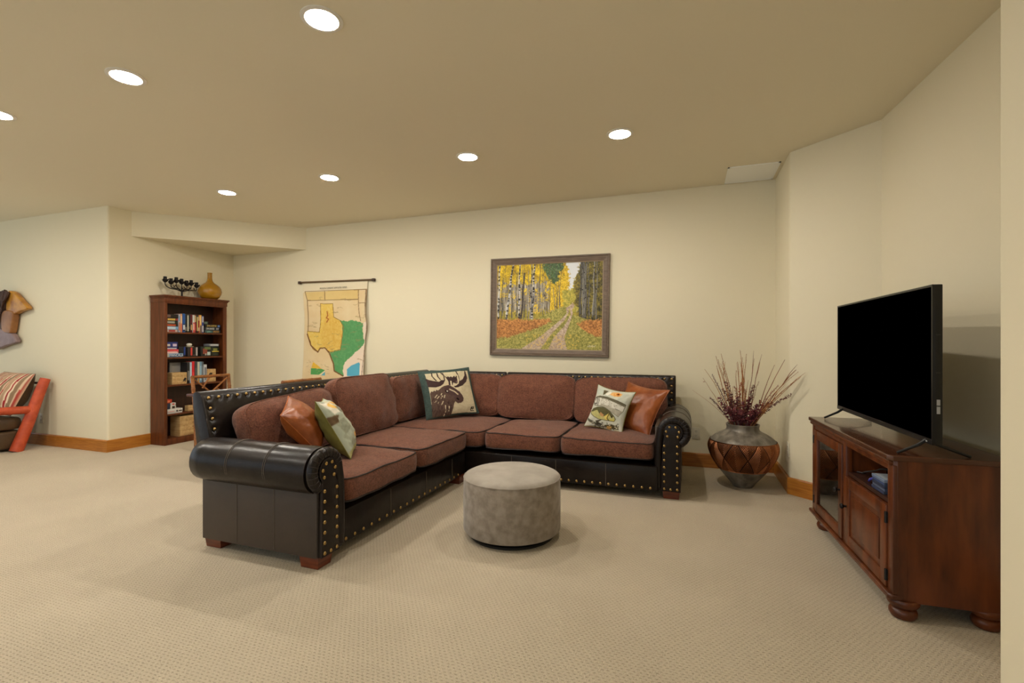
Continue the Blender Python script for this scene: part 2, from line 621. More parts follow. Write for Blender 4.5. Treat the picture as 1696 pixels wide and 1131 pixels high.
outlet('ivory wall outlet between the sofa arm and the copper vase', (0.071, YB, 0.325), 0)
outlet('ivory wall outlet behind the orange log armchair', (-7.265, YL, 0.315), 0)
outlet('ivory wall outlet on the short wall right of the vase', (XR, 4.455, 0.345), -PI / 2)

# ------------------------------------------------------------------ painting of printed things (numpy rasters kept as point colours)
rng = np.random.default_rng(3)


def grid_uv(w, h):
    return np.meshgrid((np.arange(w) + 0.5) / w, (np.arange(h) + 0.5) / h)


def vnoise(w, h, sx, sy, oct=3, seed=0):
    r = np.random.default_rng(seed)
    U, V = grid_uv(w, h)
    out = np.zeros((h, w))
    amp, tot = 1.0, 0.0
    for o in range(oct):
        nx, ny = int(sx * 2 ** o) + 2, int(sy * 2 ** o) + 2
        g = r.random((ny, nx))
        x = U * (nx - 1.001)
        y = V * (ny - 1.001)
        xi, yi = x.astype(int), y.astype(int)
        fx, fy = x - xi, y - yi
        fx, fy = fx * fx * (3 - 2 * fx), fy * fy * (3 - 2 * fy)
        out += amp * ((g[yi, xi] * (1 - fx) + g[yi, xi + 1] * fx) * (1 - fy) + (g[yi + 1, xi] * (1 - fx) + g[yi + 1, xi + 1] * fx) * fy)
        tot += amp
        amp *= 0.55
    return out / tot


def inpoly(U, V, poly):
    ins = np.zeros(U.shape, bool)
    n = len(poly)
    for i in range(n):
        x1, y1 = poly[i]
        x2, y2 = poly[(i + 1) % n]
        if y1 == y2:
            continue
        c = ((y1 > V) != (y2 > V)) & (U < (x2 - x1) * (V - y1) / (y2 - y1) + x1)
        ins ^= c
    return ins


def dseg(U, V, pts, asp=1.0):
    d = np.full(U.shape, 9.0)
    for (x1, y1), (x2, y2) in zip(pts, pts[1:]):
        dx, dy = (x2 - x1) * asp, y2 - y1
        t = np.clip((((U - x1) * asp) * dx + (V - y1) * dy) / (dx * dx + dy * dy + 1e-12), 0, 1)
        d = np.minimum(d, np.hypot((U - x1) * asp - t * dx, V - y1 - t * dy))
    return d


def put(img, mask, col, a=1.0):
    img[mask] = img[mask] * (1 - a) + np.array(col, float) * a


def mixc(img, mask, a, b, f):
    m = f[..., None]
    full = np.array(a, float) * (1 - m) + np.array(b, float) * m
    img[mask] = full[mask]


def homog(src):
    """map pixel coordinates of a photographed quadrilateral (TL,TR,BR,BL) to the unit square"""
    A, bb = [], []
    for (x, y), (u, v) in zip(src, ((0, 0), (1, 0), (1, 1), (0, 1))):
        A.append([x, y, 1, 0, 0, 0, -u * x, -u * y]); bb.append(u)
        A.append([0, 0, 0, x, y, 1, -v * x, -v * y]); bb.append(v)
    h = np.linalg.solve(np.array(A, float), np.array(bb, float))

    def f(p):
        w = h[6] * p[0] + h[7] * p[1] + 1
        return ((h[0] * p[0] + h[1] * p[1] + h[2]) / w, (h[3] * p[0] + h[4] * p[1] + h[5]) / w)
    return lambda pts: [f(p) for p in pts]


def paint(me, cols):
    """cols: (n,3) sRGB 0..255 per vertex"""
    c = np.clip(np.asarray(cols, float), 0, 255) / 255
    c = np.where(c <= 0.04045, c / 12.92, ((c + 0.055) / 1.055) ** 2.4)
    at = me.color_attributes.new('paint', 'FLOAT_COLOR', 'POINT')
    at.data.foreach_set('color', np.concatenate([c, np.ones((len(c), 1))], 1).astype(np.float32).ravel())


def sheet(name, img, fn, m, parent):
    """a printed sheet: one vertex per cell of img, fn(u, v) gives the world position (v downwards)"""
    h, w, _ = img.shape
    inv = world_of(parent).inverted()
    vs = [tuple(inv @ Vector(fn(i / (w - 1), j / (h - 1)))) for j in range(h) for i in range(w)]
    fs = [(j * w + i, (j + 1) * w + i, (j + 1) * w + i + 1, j * w + i + 1) for j in range(h - 1) for i in range(w - 1)]
    me = bpy.data.meshes.new(name)
    me.from_pydata(vs, [], fs)
    paint(me, img.reshape(-1, 3))
    return link(name, me, m, parent, angle=0)


def blur(img):
    p = np.pad(img, ((1, 1), (1, 1), (0, 0)), 'edge')
    return (4 * img + p[:-2, 1:-1] + p[2:, 1:-1] + p[1:-1, :-2] + p[1:-1, 2:]) / 8


def aspen_picture(w=340, h=268):
    U, V = grid_uv(w, h)
    img = np.zeros((h, w, 3))
    n1 = vnoise(w, h, 22, 18, 4, 1)
    n2 = vnoise(w, h, 120, 95, 2, 2)
    n3 = vnoise(w, h, 120, 7, 2, 3)
    n4 = vnoise(w, h, 9, 8, 4, 4)
    al = np.ones((h, w), bool)
    leaf = np.clip((0.55 * n1 + 0.45 * n2 - 0.28) * 2.3, 0, 1)
    mixc(img, al, (150, 118, 30), (255, 222, 52), leaf)
    low = V > 0.20 + 0.30 * (n1 - 0.35) + 0.12 * (n2 - 0.5)
    mixc(img, low & (V < 0.66), (112, 100, 84), (206, 196, 176), np.clip((n3 - 0.2) * 1.7, 0, 1))
    mixc(img, low & (0.6 * n1 + 0.4 * n2 > 0.56), (196, 160, 44), (244, 212, 84), n2)
    und = V > 0.56 + 0.10 * (n1 - 0.5) + 0.06 * (n2 - 0.5)
    mixc(img, und, (120, 112, 44), (206, 182, 76), n2)
    # yellow tree, pine and sky beyond the bend of the road
    jit = 0.06 * (n1 - 0.5) + 0.03 * (n2 - 0.5)
    yt = inpoly(U + jit, V + jit, [(0.54, 0.1), (0.66, 0.03), (0.71, 0.12), (0.70, 0.3), (0.66, 0.5), (0.52, 0.56), (0.5, 0.35)])
    mixc(img, yt, (170, 132, 24), (255, 222, 70), np.clip((n2 - 0.1) * 1.4, 0, 1))
    pn = inpoly(U + 2.2 * jit, V + 2.2 * jit, [(0.45, -0.1), (0.62, -0.1), (0.63, 0.1), (0.59, 0.2), (0.56, 0.25), (0.52, 0.2), (0.47, 0.10)])
    mixc(img, pn & (n2 > 0.22), (34, 62, 36), (120, 142, 92), np.clip((n2 - 0.2) * 1.5, 0, 1))
    sk = inpoly(U + 0.05 * (n2 - 0.5), V, [(0.62, -0.05), (0.81, -0.05), (0.78, 0.12), (0.75, 0.2), (0.73, 0.31), (0.69, 0.33), (0.70, 0.18), (0.68, 0.05)])
    put(img, sk, (230, 232, 232))
    bend = inpoly(U + jit, V + jit, [(0.64, 0.33), (0.76, 0.30), (0.79, 0.55), (0.64, 0.55)])
    mixc(img, bend, (118, 120, 50), (240, 214, 96), n2)
    rt = inpoly(U + 1.5 * jit, V, [(0.80, -0.05), (1.1, -0.05), (1.1, 0.70), (0.80, 0.64), (0.75, 0.45), (0.76, 0.2)])
    mixc(img, rt, (44, 42, 28), (176, 156, 60), np.clip((0.5 * n1 + 0.5 * n2 - 0.3) * 2.0, 0, 1))
    # trunks
    rr = np.random.default_rng(11)

    def trunk(x0, x1, wd, top, bot, a, b, marks=0):
        t = np.clip((V - top) / (bot - top), 0, 1)
        xc = x0 + (x1 - x0) * t + 0.004 * np.sin(V * 17 + x0 * 90)
        mk = (np.abs(U - xc) < wd * (0.7 + 0.4 * t)) & (V > top) & (V < bot)
        f = np.clip((U - xc) / (2 * wd) + 0.5, 0, 1)
        mixc(img, mk, a, b, f)
        for _ in range(marks):
            yy = rr.uniform(top, bot)
            t2 = (yy - top) / (bot - top)
            cx = x0 + (x1 - x0) * t2 + rr.uniform(-wd, wd) * 0.6
            put(img, mk & (np.abs(V - yy) < rr.uniform(0.004, 0.010)) & (np.abs(U - cx) < wd * 0.9), (46, 42, 40))
    for _ in range(34):
        x = rr.uniform(0, 0.62)
        g = rr.uniform(80, 190)
        trunk(x, x + rr.uniform(-0.02, 0.02), rr.uniform(0.0015, 0.004), rr.uniform(-0.1, 0.3), rr.uniform(0.56, 0.66), (g, g * 0.96, g * 0.88), (g * 0.6, g * 0.57, g * 0.5), 4)
    for _ in range(15):
        x = rr.uniform(0.79, 1.0)
        g = rr.uniform(90, 185)
        trunk(x, x + rr.uniform(-0.02, 0.02), rr.uniform(0.003, 0.008), -0.1, rr.uniform(0.58, 0.68), (g, g * 0.98, g * 0.92), (g * 0.4, g * 0.38, g * 0.35), 5)
    for _ in range(60):
        x, y = rr.uniform(0, 0.62), rr.uniform(0, 0.55)
        d = dseg(U, V, [(x, y), (x + rr.uniform(-0.05, 0.05), y + rr.uniform(-0.03, 0.06))])
        put(img, d < 0.0016, (70, 60, 44))
    trunk(0.028, 0.018, 0.0085, -0.02, 0.645, (236, 234, 228), (150, 146, 142), 26)
    trunk(0.162, 0.098, 0.0105, -0.02, 0.66, (240, 238, 232), (150, 148, 146), 34)
    trunk(0.226, 0.228, 0.0095, -0.02, 0.65, (236, 232, 222), (140, 132, 122), 30)
    trunk(0.272, 0.244, 0.009, 0.1, 0.64, (96, 84, 72), (60, 52, 46), 8)
    trunk(0.372, 0.352, 0.0105, -0.02, 0.65, (236, 234, 228), (140, 136, 130), 32)
    trunk(0.345, 0.336, 0.0075, -0.02, 0.64, (170, 166, 158), (100, 96, 90), 16)
    # grass verge, ferns and the two-track road
    gl = V > 0.66 - 0.16 * np.clip((U - 0.35) / 0.3, 0, 1) + 0.02 * (n2 - 0.5)
    gl &= (U < 0.70)
    gr = (V > 0.60 + 0.08 * np.clip((U - 0.74) / 0.2, 0, 1)) & (U >= 0.66)
    mixc(img, gl | gr, (108, 110, 48), (208, 192, 108), np.clip((n2 - 0.15) * 1.4, 0, 1))
    fj = 0.05 * (n1 - 0.5) + 0.05 * (n2 - 0.5)
    fl = inpoly(U, V + fj, [(-0.1, 0.645), (0.3, 0.655), (0.5, 0.64), (0.55, 0.66), (0.42, 0.74), (0.28, 0.79), (0.12, 0.86), (-0.1, 0.86)])
    fr = inpoly(U + fj, V + fj, [(0.77, 0.70), (0.85, 0.66), (1.1, 0.64), (1.1, 0.86), (0.94, 0.84), (0.84, 0.78)])
    mixc(img, fl | fr, (128, 80, 40), (226, 160, 90), np.clip((n2 - 0.15) * 1.5, 0, 1))
    for pa in ([(0.22, 1.02), (0.42, 1.02), (0.55, 0.80), (0.66, 0.66), (0.70, 0.56), (0.69, 0.52), (0.67, 0.52), (0.68, 0.58), (0.60, 0.68), (0.44, 0.84)],
               [(0.50, 1.02), (0.69, 1.02), (0.66, 0.85), (0.71, 0.68), (0.735, 0.58), (0.725, 0.53), (0.705, 0.53), (0.715, 0.60), (0.66, 0.72), (0.56, 0.86)],
               [(0.66, 0.525), (0.735, 0.535), (0.75, 0.49), (0.73, 0.46), (0.70, 0.50)]):
        mixc(img, inpoly(U, V + 0.01 * (n2 - 0.5), pa), (150, 124, 100), (222, 204, 184), np.clip((n2 - 0.1) * 1.3, 0, 1))
    lv = (V > 0.82) & (U > 0.3) & (U < 0.8) & (n2 > 0.66)
    put(img, lv, (216, 178, 70), 0.7)
    for k in range(9):                                   # the pale scrawl in the lower right corner
        x = 0.87 + k * 0.008
        put(img, dseg(U, V, [(x, 0.955 + 0.006 * (k % 2)), (x + 0.006, 0.948 - 0.004 * (k % 3))]) < 0.002, (232, 222, 196))
    return blur(img)


def map_picture(w=230, h=330):
    U, V = grid_uv(w, h)
    H = homog([(168, 150), (748, 128), (735, 1090), (168, 1120)])
    img = np.zeros((h, w, 3))
    n1 = vnoise(w, h, 6, 9, 3, 5)
    n2 = vnoise(w, h, 40, 60, 3, 6)
    al = np.ones((h, w), bool)
    mixc(img, al, (226, 208, 168), (216, 188, 142), n1)
    put(img, V < 0.09, (228, 214, 184))
    mixc(img, inpoly(U, V, H([(190, 235), (680, 215), (672, 310), (205, 318)])), (224, 198, 134), (214, 184, 120), n1)
    Z = lambda p: inpoly(U, V, H(p))
    Zn = lambda p, k: inpoly(U + k * (n2 - 0.5), V + k * 0.7 * (vnoise(w, h, 40, 60, 3, 9) - 0.5), H(p))
    put(img, Z([(700, 520), (745, 500), (735, 1090), (560, 1090), (545, 960), (560, 880), (610, 800), (730, 690)]), (234, 214, 190))
    yel = [(325, 348), (443, 346), (445, 470), (500, 500), (530, 560), (525, 700), (515, 770), (430, 795), (405, 785), (375, 760), (330, 765), (310, 803), (265, 780), (240, 745), (235, 710), (200, 650), (200, 612), (312, 618), (322, 480)]
    mixc(img, Zn(yel, 0.0), (222, 182, 76), (232, 206, 126), n2)
    mixc(img, Zn([(390, 420), (470, 470), (520, 560), (520, 740), (440, 790), (350, 740), (330, 650), (350, 520)], 0.08) & Zn(yel, 0), (214, 166, 70), (230, 200, 112), n2)
    grn = [(500, 500), (560, 505), (620, 492), (706, 518), (706, 590), (736, 690), (722, 720), (650, 790), (600, 840), (560, 880), (545, 950), (555, 1004), (510, 990), (465, 960), (460, 890), (415, 800), (515, 770), (530, 640), (520, 545)]
    mixc(img, Zn(grn, 0.03), (78, 142, 86), (108, 166, 106), n2)
    put(img, Z([(585, 1000), (583, 940), (620, 905), (690, 870), (700, 880), (700, 1000)]), (92, 172, 196))
    put(img, Z([(255, 955), (272, 898), (330, 935), (352, 955)]), (226, 180, 60))
    put(img, Z([(252, 957), (352, 955), (386, 965), (340, 1012), (252, 1014)]), (84, 154, 84))
    put(img, Z([(345, 1015), (360, 985), (386, 975), (388, 1014)]), (96, 164, 180))
    put(img, Z([(330, 1012), (384, 968), (386, 978), (352, 1012)]), (236, 216, 170))

    def line(p, wd, c):
        put(img, dseg(U, V, H(p), 0.6) < wd, c)
    for p in ([(186, 232), (205, 318), (205, 612)], [(186, 230), (740, 210), (748, 520)], [(205, 318), (676, 302)], [(368, 224), (370, 314)], [(670, 220), (688, 500)], [(680, 335), (745, 333)]):
        line(p, 0.0035, (140, 112, 76))
    line(yel + [yel[0]], 0.003, (150, 112, 48))
    line([(200, 640), (240, 745), (310, 803), (330, 765), (375, 760), (415, 800), (460, 900), (470, 965), (550, 1004)], 0.006, (120, 80, 44))
    rr = np.random.default_rng(8)
    for _ in range(34):
        x, y = rr.uniform(215, 720), rr.uniform(240, 930)
        q = [(x, y)]
        for _k in range(4):
            x, y = x + rr.uniform(8, 34) * rr.choice([-1, 1]), y + rr.uniform(-16, 16)
            q.append((x, y))
        put(img, dseg(U, V, H(q), 0.6) < 0.0022, (160, 134, 92), 0.55)
    line([(385, 420), (390, 460), (375, 480), (395, 490), (378, 520)], 0.005, (170, 96, 50))
    for _ in range(30):
        x, y = rr.uniform(190, 420), rr.uniform(880, 1000)
        line([(x, y), (x + rr.uniform(6, 22), y)], 0.0014, (178, 154, 122))
    line([(735, 215), (740, 700), (720, 1000)], 0.003, (140, 116, 92))
    return img


def moose_picture(n=200):
    U, V = grid_uv(n, n)
    H = homog([(292, 222), (1050, 160), (1185, 850), (395, 938)])
    img = np.zeros((n, n, 3))
    n2 = vnoise(n, n, 50, 50, 3, 12)
    al = np.ones((n, n), bool)
    mixc(img, al, (56, 70, 66), (78, 94, 88), n2)
    Z = lambda p: inpoly(U, V, H(p))
    field = [(380, 270), (1018, 215), (1140, 840), (480, 905)]
    mixc(img, Z(field), (196, 182, 148), (218, 205, 172), n2)
    br, dk, wh = (92, 72, 64), (66, 50, 48), (214, 200, 166)
    mane = [(430, 575), (450, 540), (470, 552), (490, 530), (510, 545), (525, 520), (545, 535), (575, 515), (600, 490), (640, 470), (700, 455), (740, 470), (800, 510), (860, 555), (905, 600), (930, 650), (925, 690), (890, 720), (840, 728), (800, 700), (785, 730), (775, 800), (755, 890), (480, 915)]
    mixc(img, Z(mane), (84, 66, 58), (104, 82, 72), n2)
    put(img, Z([(385, 340), (440, 370), (520, 395), (570, 405), (600, 380), (640, 380), (655, 330), (650, 290), (615, 255), (640, 258), (660, 310), (655, 390), (630, 440), (590, 470), (520, 488), (410, 475)]), dk)
    put(img, Z([(660, 310), (690, 330), (705, 315), (730, 330), (750, 318), (770, 335), (800, 305), (810, 335), (835, 300), (845, 400), (840, 440), (800, 430), (775, 420), (760, 470), (710, 460), (705, 400)]), dk)
    put(img, Z([(850, 300), (860, 380), (870, 400), (930, 360), (965, 300), (970, 220), (985, 225), (1000, 280), (1010, 340), (985, 400), (920, 460), (850, 490), (800, 495), (780, 470), (830, 450), (860, 420)]), dk)
    for p in ([(478, 262), (478, 310), (510, 360), (530, 385)], [(552, 258), (560, 320), (590, 370)], [(835, 235), (865, 320), (872, 390)], [(610, 255), (650, 310), (650, 380)]):
        put(img, dseg(U, V, H(p)) < 0.011, dk)
    for p in ([(742, 400), (745, 460)], [(760, 470), (810, 460), (850, 430), (862, 380), (850, 300)]):
        put(img, dseg(U, V, H(p)) < 0.012, wh)
    put(img, Z([(640, 500), (700, 465), (780, 500), (870, 560), (925, 640), (920, 690), (850, 720), (805, 690), (760, 620), (690, 590), (650, 560)]), (82, 62, 58))
    put(img, dseg(U, V, H([(720, 520), (790, 555), (838, 595)])) < 0.012, (206, 188, 156))
    put(img, dseg(U, V, H([(660, 540), (690, 545), (698, 560), (672, 565), (660, 545)])) < 0.010, (36, 28, 28))
    put(img, dseg(U, V, H([(680, 548), (684, 550)])) < 0.012, (220, 210, 190))
    put(img, dseg(U, V, H([(828, 655), (848, 668)])) < 0.016, (28, 20, 22))
    for a, b in (((530, 600), (500, 635)), ((560, 620), (535, 650)), ((600, 580), (590, 600)), ((610, 615), (592, 650)), ((645, 605), (638, 640)), ((525, 680), (498, 705)), ((555, 700), (545, 722)), ((620, 695), (600, 745)), ((657, 755), (662, 800)), ((712, 770), (715, 800)), ((664, 815), (664, 850)), ((710, 815), (712, 835)), ((655, 880), (650, 900))):
        put(img, dseg(U, V, H([a, b])) < 0.0085, wh)
    rr = np.random.default_rng(4)
    for _ in range(60):
        x, y = rr.uniform(450, 760), rr.uniform(600, 880)
        m_ = (dseg(U, V, H([(x, y), (x + rr.uniform(-14, 10), y + rr.uniform(20, 45))])) < 0.005) & Z(mane)
        put(img, m_, (70, 52, 48))
    ink = (40, 34, 30)
    for p in ([(1048, 800), (1062, 770), (1068, 800)], [(1052, 788), (1066, 788)], [(1095, 768), (1076, 772), (1092, 788), (1074, 800)], [(1046, 805), (1052, 825), (1095, 820)]):
        put(img, dseg(U, V, H(p)) < 0.008, ink)
    return img


def fish_picture(n=190, seed=0):
    U, V = grid_uv(n, n)
    H = homog([(362, 150), (910, 248), (765, 822), (222, 735)])
    img = np.zeros((n, n, 3))
    n1 = vnoise(n, n, 7, 7, 3, 21)
    n2 = vnoise(n, n, 40, 40, 3, 22)
    al = np.ones((n, n), bool)
    mixc(img, al, (206, 202, 182), (178, 182, 168), n1)
    Z = lambda p: inpoly(U, V, H(p))
    # top: orange-eyed fish head with a dark fin
    put(img, Z([(350, 230), (480, 190), (500, 240), (480, 310), (370, 300)]), (188, 194, 178))
    put(img, Z([(480, 225), (560, 235), (520, 300), (490, 315)]), (92, 84, 58))
    put(img, Z([(520, 300), (590, 240), (610, 270), (560, 320)]), (228, 222, 206))
    mixc(img, Z([(590, 300), (620, 250), (700, 245), (760, 285), (740, 325), (660, 330)]), (206, 128, 48), (236, 206, 150), n2)
    put(img, dseg(U, V, H([(695, 285), (712, 288)])) < 0.035, (198, 110, 30))
    put(img, dseg(U, V, H([(700, 285), (706, 287)])) < 0.016, (40, 30, 26))
    # middle: large silver trout facing left
    trout = [(325, 385), (350, 340), (430, 330), (560, 345), (700, 390), (830, 440), (800, 530), (740, 600), (660, 560), (560, 500), (440, 470), (360, 460), (335, 430)]
    mixc(img, Z(trout), (196, 190, 172), (214, 210, 196), n2)
    put(img, Z([(340, 352), (430, 330), (560, 345), (700, 390), (830, 440), (820, 470), (690, 425), (560, 380), (430, 352)]), (98, 92, 72))
    put(img, dseg(U, V, H([(350, 360), (390, 350), (410, 390), (400, 440), (350, 440), (330, 400)])) < 0.012, (70, 66, 56))
    put(img, dseg(U, V, H([(420, 350), (440, 400), (420, 460)])) < 0.010, (96, 92, 78))
    put(img, dseg(U, V, H([(362, 385), (366, 387)])) < 0.02, (54, 50, 44))
    rr = np.random.default_rng(5)
    for _ in range(70):
        x, y = rr.uniform(480, 800), rr.uniform(350, 480)
        put(img, (dseg(U, V, H([(x, y), (x + 2, y)])) < 0.007) & Z(trout), (112, 104, 84))
    put(img, Z([(690, 500), (760, 520), (740, 600), (700, 560)]), (124, 120, 106))
    # below: olive and yellow fish facing right
    bass = [(292, 540), (340, 505), (440, 490), (540, 500), (620, 545), (680, 600), (705, 640), (680, 670), (620, 670), (560, 670), (460, 660), (380, 620), (320, 580)]
    mixc(img, Z(bass), (164, 156, 92), (194, 188, 126), n2)
    put(img, Z([(292, 540), (340, 505), (440, 490), (540, 500), (620, 545), (690, 612), (620, 600), (540, 620), (470, 580), (430, 530), (350, 545)]), (88, 84, 52))
    put(img, Z([(490, 560), (540, 600), (510, 630), (470, 590)]), (186, 140, 90))
    put(img, Z([(540, 620), (610, 570), (620, 590), (590, 660), (560, 660)]), (208, 186, 96))
    put(img, dseg(U, V, H([(610, 580), (585, 640), (610, 670)])) < 0.010, (70, 62, 30))
    put(img, dseg(U, V, H([(648, 612), (654, 615)])) < 0.022, (56, 46, 24))
    put(img, Z([(620, 650), (700, 650), (680, 672), (620, 672)]), (196, 180, 84))
    # bottom: dark fish and tails
    put(img, Z([(262, 620), (300, 650), (400, 700), (500, 720), (560, 770), (440, 760), (330, 710), (270, 660)]), (94, 92, 76))
    put(img, Z([(400, 680), (520, 660), (450, 700), (520, 740), (430, 730)]), (66, 60, 48))
    put(img, Z([(520, 740), (640, 710), (730, 725), (740, 760), (640, 770), (560, 765)]), (74, 64, 40))
    put(img, Z([(560, 745), (640, 740), (620, 790), (560, 780)]), (190, 150, 84))
    put(img, Z([(640, 770), (740, 770), (760, 810), (690, 800)]), (170, 160, 128))
    for pl_ in (trout, bass):
        put(img, dseg(U, V, H(pl_ + [pl_[0]])) < 0.008, (74, 68, 48), 0.8)
    mixc(img, Z([(470, 470), (560, 500), (660, 560), (740, 600), (800, 530), (720, 520), (600, 480), (480, 440)]), (176, 168, 148), (150, 144, 126), n2)
    for _ in range(40):
        x, y = rr.uniform(240, 760), rr.uniform(690, 810)
        put(img, dseg(U, V, H([(x, y), (x + rr.uniform(-20, 20), y + rr.uniform(-12, 12))])) < 0.009, (60, 54, 38) if rr.random() < 0.5 else (214, 206, 180))
    return blur(blur(img))


def fish_side(n=100):
    U, V = grid_uv(n, n)
    img = np.zeros((n, n, 3))
    n1 = vnoise(n, n, 6, 6, 3, 31)
    n2 = vnoise(n, n, 30, 30, 3, 32)
    mixc(img, np.ones((n, n), bool), (160, 168, 150), (186, 188, 166), n1)
    j = 0.06 * (n1 - 0.5)
    for poly, a, c in (([(0.05, 0.05), (0.4, 0.08), (0.3, 0.3), (0.1, 0.3)], (222, 214, 194), (236, 230, 214)),
                       ([(0.3, 0.05), (0.75, 0.1), (0.85, 0.28), (0.6, 0.2)], (196, 140, 60), (232, 200, 140)),
                       ([(0.15, 0.12), (0.34, 0.10), (0.36, 0.24), (0.2, 0.2)], (206, 150, 60), (236, 206, 130)),
                       ([(0.45, 0.3), (0.7, 0.3), (0.9, 0.6), (0.8, 0.66), (0.6, 0.45)], (104, 76, 54), (170, 140, 104)),
                       ([(0.05, 0.45), (0.3, 0.42), (0.34, 0.6), (0.1, 0.66)], (132, 136, 116), (170, 172, 150)),
                       ([(0.0, 0.30), (0.22, 0.34), (0.12, 0.46), (0.0, 0.44)], (84, 64, 44), (120, 98, 70)),
                       ([(0.35, 0.2), (0.5, 0.22), (0.55, 0.36), (0.42, 0.34)], (120, 116, 100), (160, 156, 138)),
                       ([(0.4, 0.74), (0.8, 0.70), (0.9, 0.78), (0.6, 0.84)], (190, 130, 60), (226, 190, 130)),
                       ([(0.55, 0.84), (1.0, 0.8), (1.0, 0.92), (0.7, 0.94)], (70, 68, 54), (110, 106, 84)),
                       ([(0.0, 0.9), (0.5, 0.88), (0.9, 1.0), (0.0, 1.0)], (150, 146, 90), (196, 190, 140))):
        mixc(img, inpoly(U + j, V + j, poly), a, c, n2)
    return blur(blur(img))


# ------------------------------------------------------------------ framed picture and hanging map
t = thing('framed_picture', 'framed autumn aspen forest print with a two-track road, on the back wall', 'picture', (-1.437, YB, 1.61))
tilt = math.radians(0.85)


def on_wall(px, pz, y):
    return (-1.437 + px * math.cos(tilt) + pz * math.sin(tilt), y, 1.611 + pz * math.cos(tilt) - px * math.sin(tilt))


def frame_ring(b, w0, h0, w1, h1, prof):
    """mitred moulding; prof: (fraction from outer to inner, distance out of the wall)"""
    rings = []
    for f, d in prof:
        w, h = w0 + (w1 - w0) * f, h0 + (h1 - h0) * f
        rings.append([b.verts.new(on_wall(sx * w, sz * h, YB - d)) for sx, sz in ((-1, -1), (1, -1), (1, 1), (-1, 1))])
    for a, c in zip(rings, rings[1:]):
        for k in range(4):
            b.faces.new((a[k], a[(k + 1) % 4], c[(k + 1) % 4], c[k]))


b = bmesh.new()
frame_ring(b, 0.668, 0.542, 0.598, 0.472, [(0, 0.002), (0, 0.030), (0.06, 0.036), (0.22, 0.036), (0.30, 0.028), (0.42, 0.030), (0.9, 0.022), (1.0, 0.018), (1.0, 0.004)])
obj('picture_frame', b, M['frame'], t, smooth=False)
b = bmesh.new()
frame_ring(b, 0.6005, 0.4745, 0.592, 0.466, [(0, 0.016), (0, 0.021), (1, 0.018), (1, 0.010)])
obj('inner_lip', b, M['frame_lip'], t, smooth=False)
sheet('print', aspen_picture(), lambda u, v: on_wall((u - 0.5) * 1.192, (0.5 - v) * 0.940, YB - 0.012), M['print'], t)

t = thing('hanging_map', 'worn paper school map with yellow and green regions, hung from a wooden rod', 'map', (-4.27, YB, 2.01))
b = bmesh.new()
tube(b, [(-4.845, YB - 0.022, 2.018), (-3.68, YB - 0.022, 2.004)], 0.011, 10)
obj('rod', b, colour('dark_brown_rod', (96, 72, 44)), t)
for x, z in ((-4.845, 2.018), (-3.68, 2.004)):
    b = bmesh.new()
    box(b, (x - 0.018, YB - 0.04, z - 0.02), (x + 0.018, YB - 0.003, z + 0.015), 0.004)
    obj('rod_end', b, colour('dark_rod_end', (60, 42, 28)), t)


def map_pos(u, v):
    zt = 2.004 - 0.006 * u
    z = zt - v * 1.34
    xl = -4.80 + 0.055 * math.exp(-((v - 0.33) / 0.2) ** 2)
    xr = -3.775 - 0.035 * min(1, v * 1.5) + 0.03 * math.exp(-((v - 0.42) / 0.1) ** 2)
    x = xl + (xr - xl) * u
    dep = 0.012 + 0.022 * math.sin(v * PI * 1.6) ** 2 + 0.035 * max(0, u - 0.75) * 4 * v * 0.8 + 0.012 * math.exp(-(u / 0.1) ** 2) * math.sin(v * 6)
    return (x, YB - max(0.006, dep), z)


mp = sheet('map_sheet', map_picture(), map_pos, M['paper'], t)


def text(name, s, size, m, parent, mtx, wc=True, wide=1.0):
    cu = bpy.data.curves.new(name, 'FONT')
    cu.body = s
    cu.size = size
    cu.extrude = 0.0004
    cu.align_x = 'CENTER'
    cu.align_y = 'CENTER'
    tmp = bpy.data.objects.new('tmp', cu)
    C.objects.link(tmp)
    dg = bpy.context.evaluated_depsgraph_get()
    me = bpy.data.meshes.new_from_object(tmp.evaluated_get(dg))
    bpy.data.objects.remove(tmp)
    bpy.data.curves.remove(cu)
    me.transform(Matrix.Diagonal((wide, 1, 1, 1)))
    me.transform((world_of(parent).inverted() if wc else Matrix()) @ mtx)
    return link(name, me, m, parent, smooth=False)


RX = Matrix.Rotation(PI / 2, 4, 'X')                         # upright text facing -y
text('title_lettering', 'REGION-CURRENT SIMPLIFIED SERIES', 0.026, M['lettering'], t, Matrix.Translation((-4.29, YB - 0.033, 1.925)) @ RX)

# ------------------------------------------------------------------ sofa cushions
def cushion(bm, w, d, h, crown=0.25, p=9, bulge=0.025, n=14, puff=0.004, seed=0, sag=0.0):
    """boxy cushion centred on the origin, w x d x h; returns nothing, adds to bm"""
    r = bmesh.ops.create_cube(bm, size=2)
    ed = list({e for v in r['verts'] for e in v.link_edges})
    bmesh.ops.subdivide_edges(bm, edges=ed, cuts=n - 1, use_grid_fill=True)
    for v in bm.verts:
        v.co = cushion_map(v.co.x, v.co.y, v.co.z, w, d, h, crown, p, bulge, puff, seed, sag)


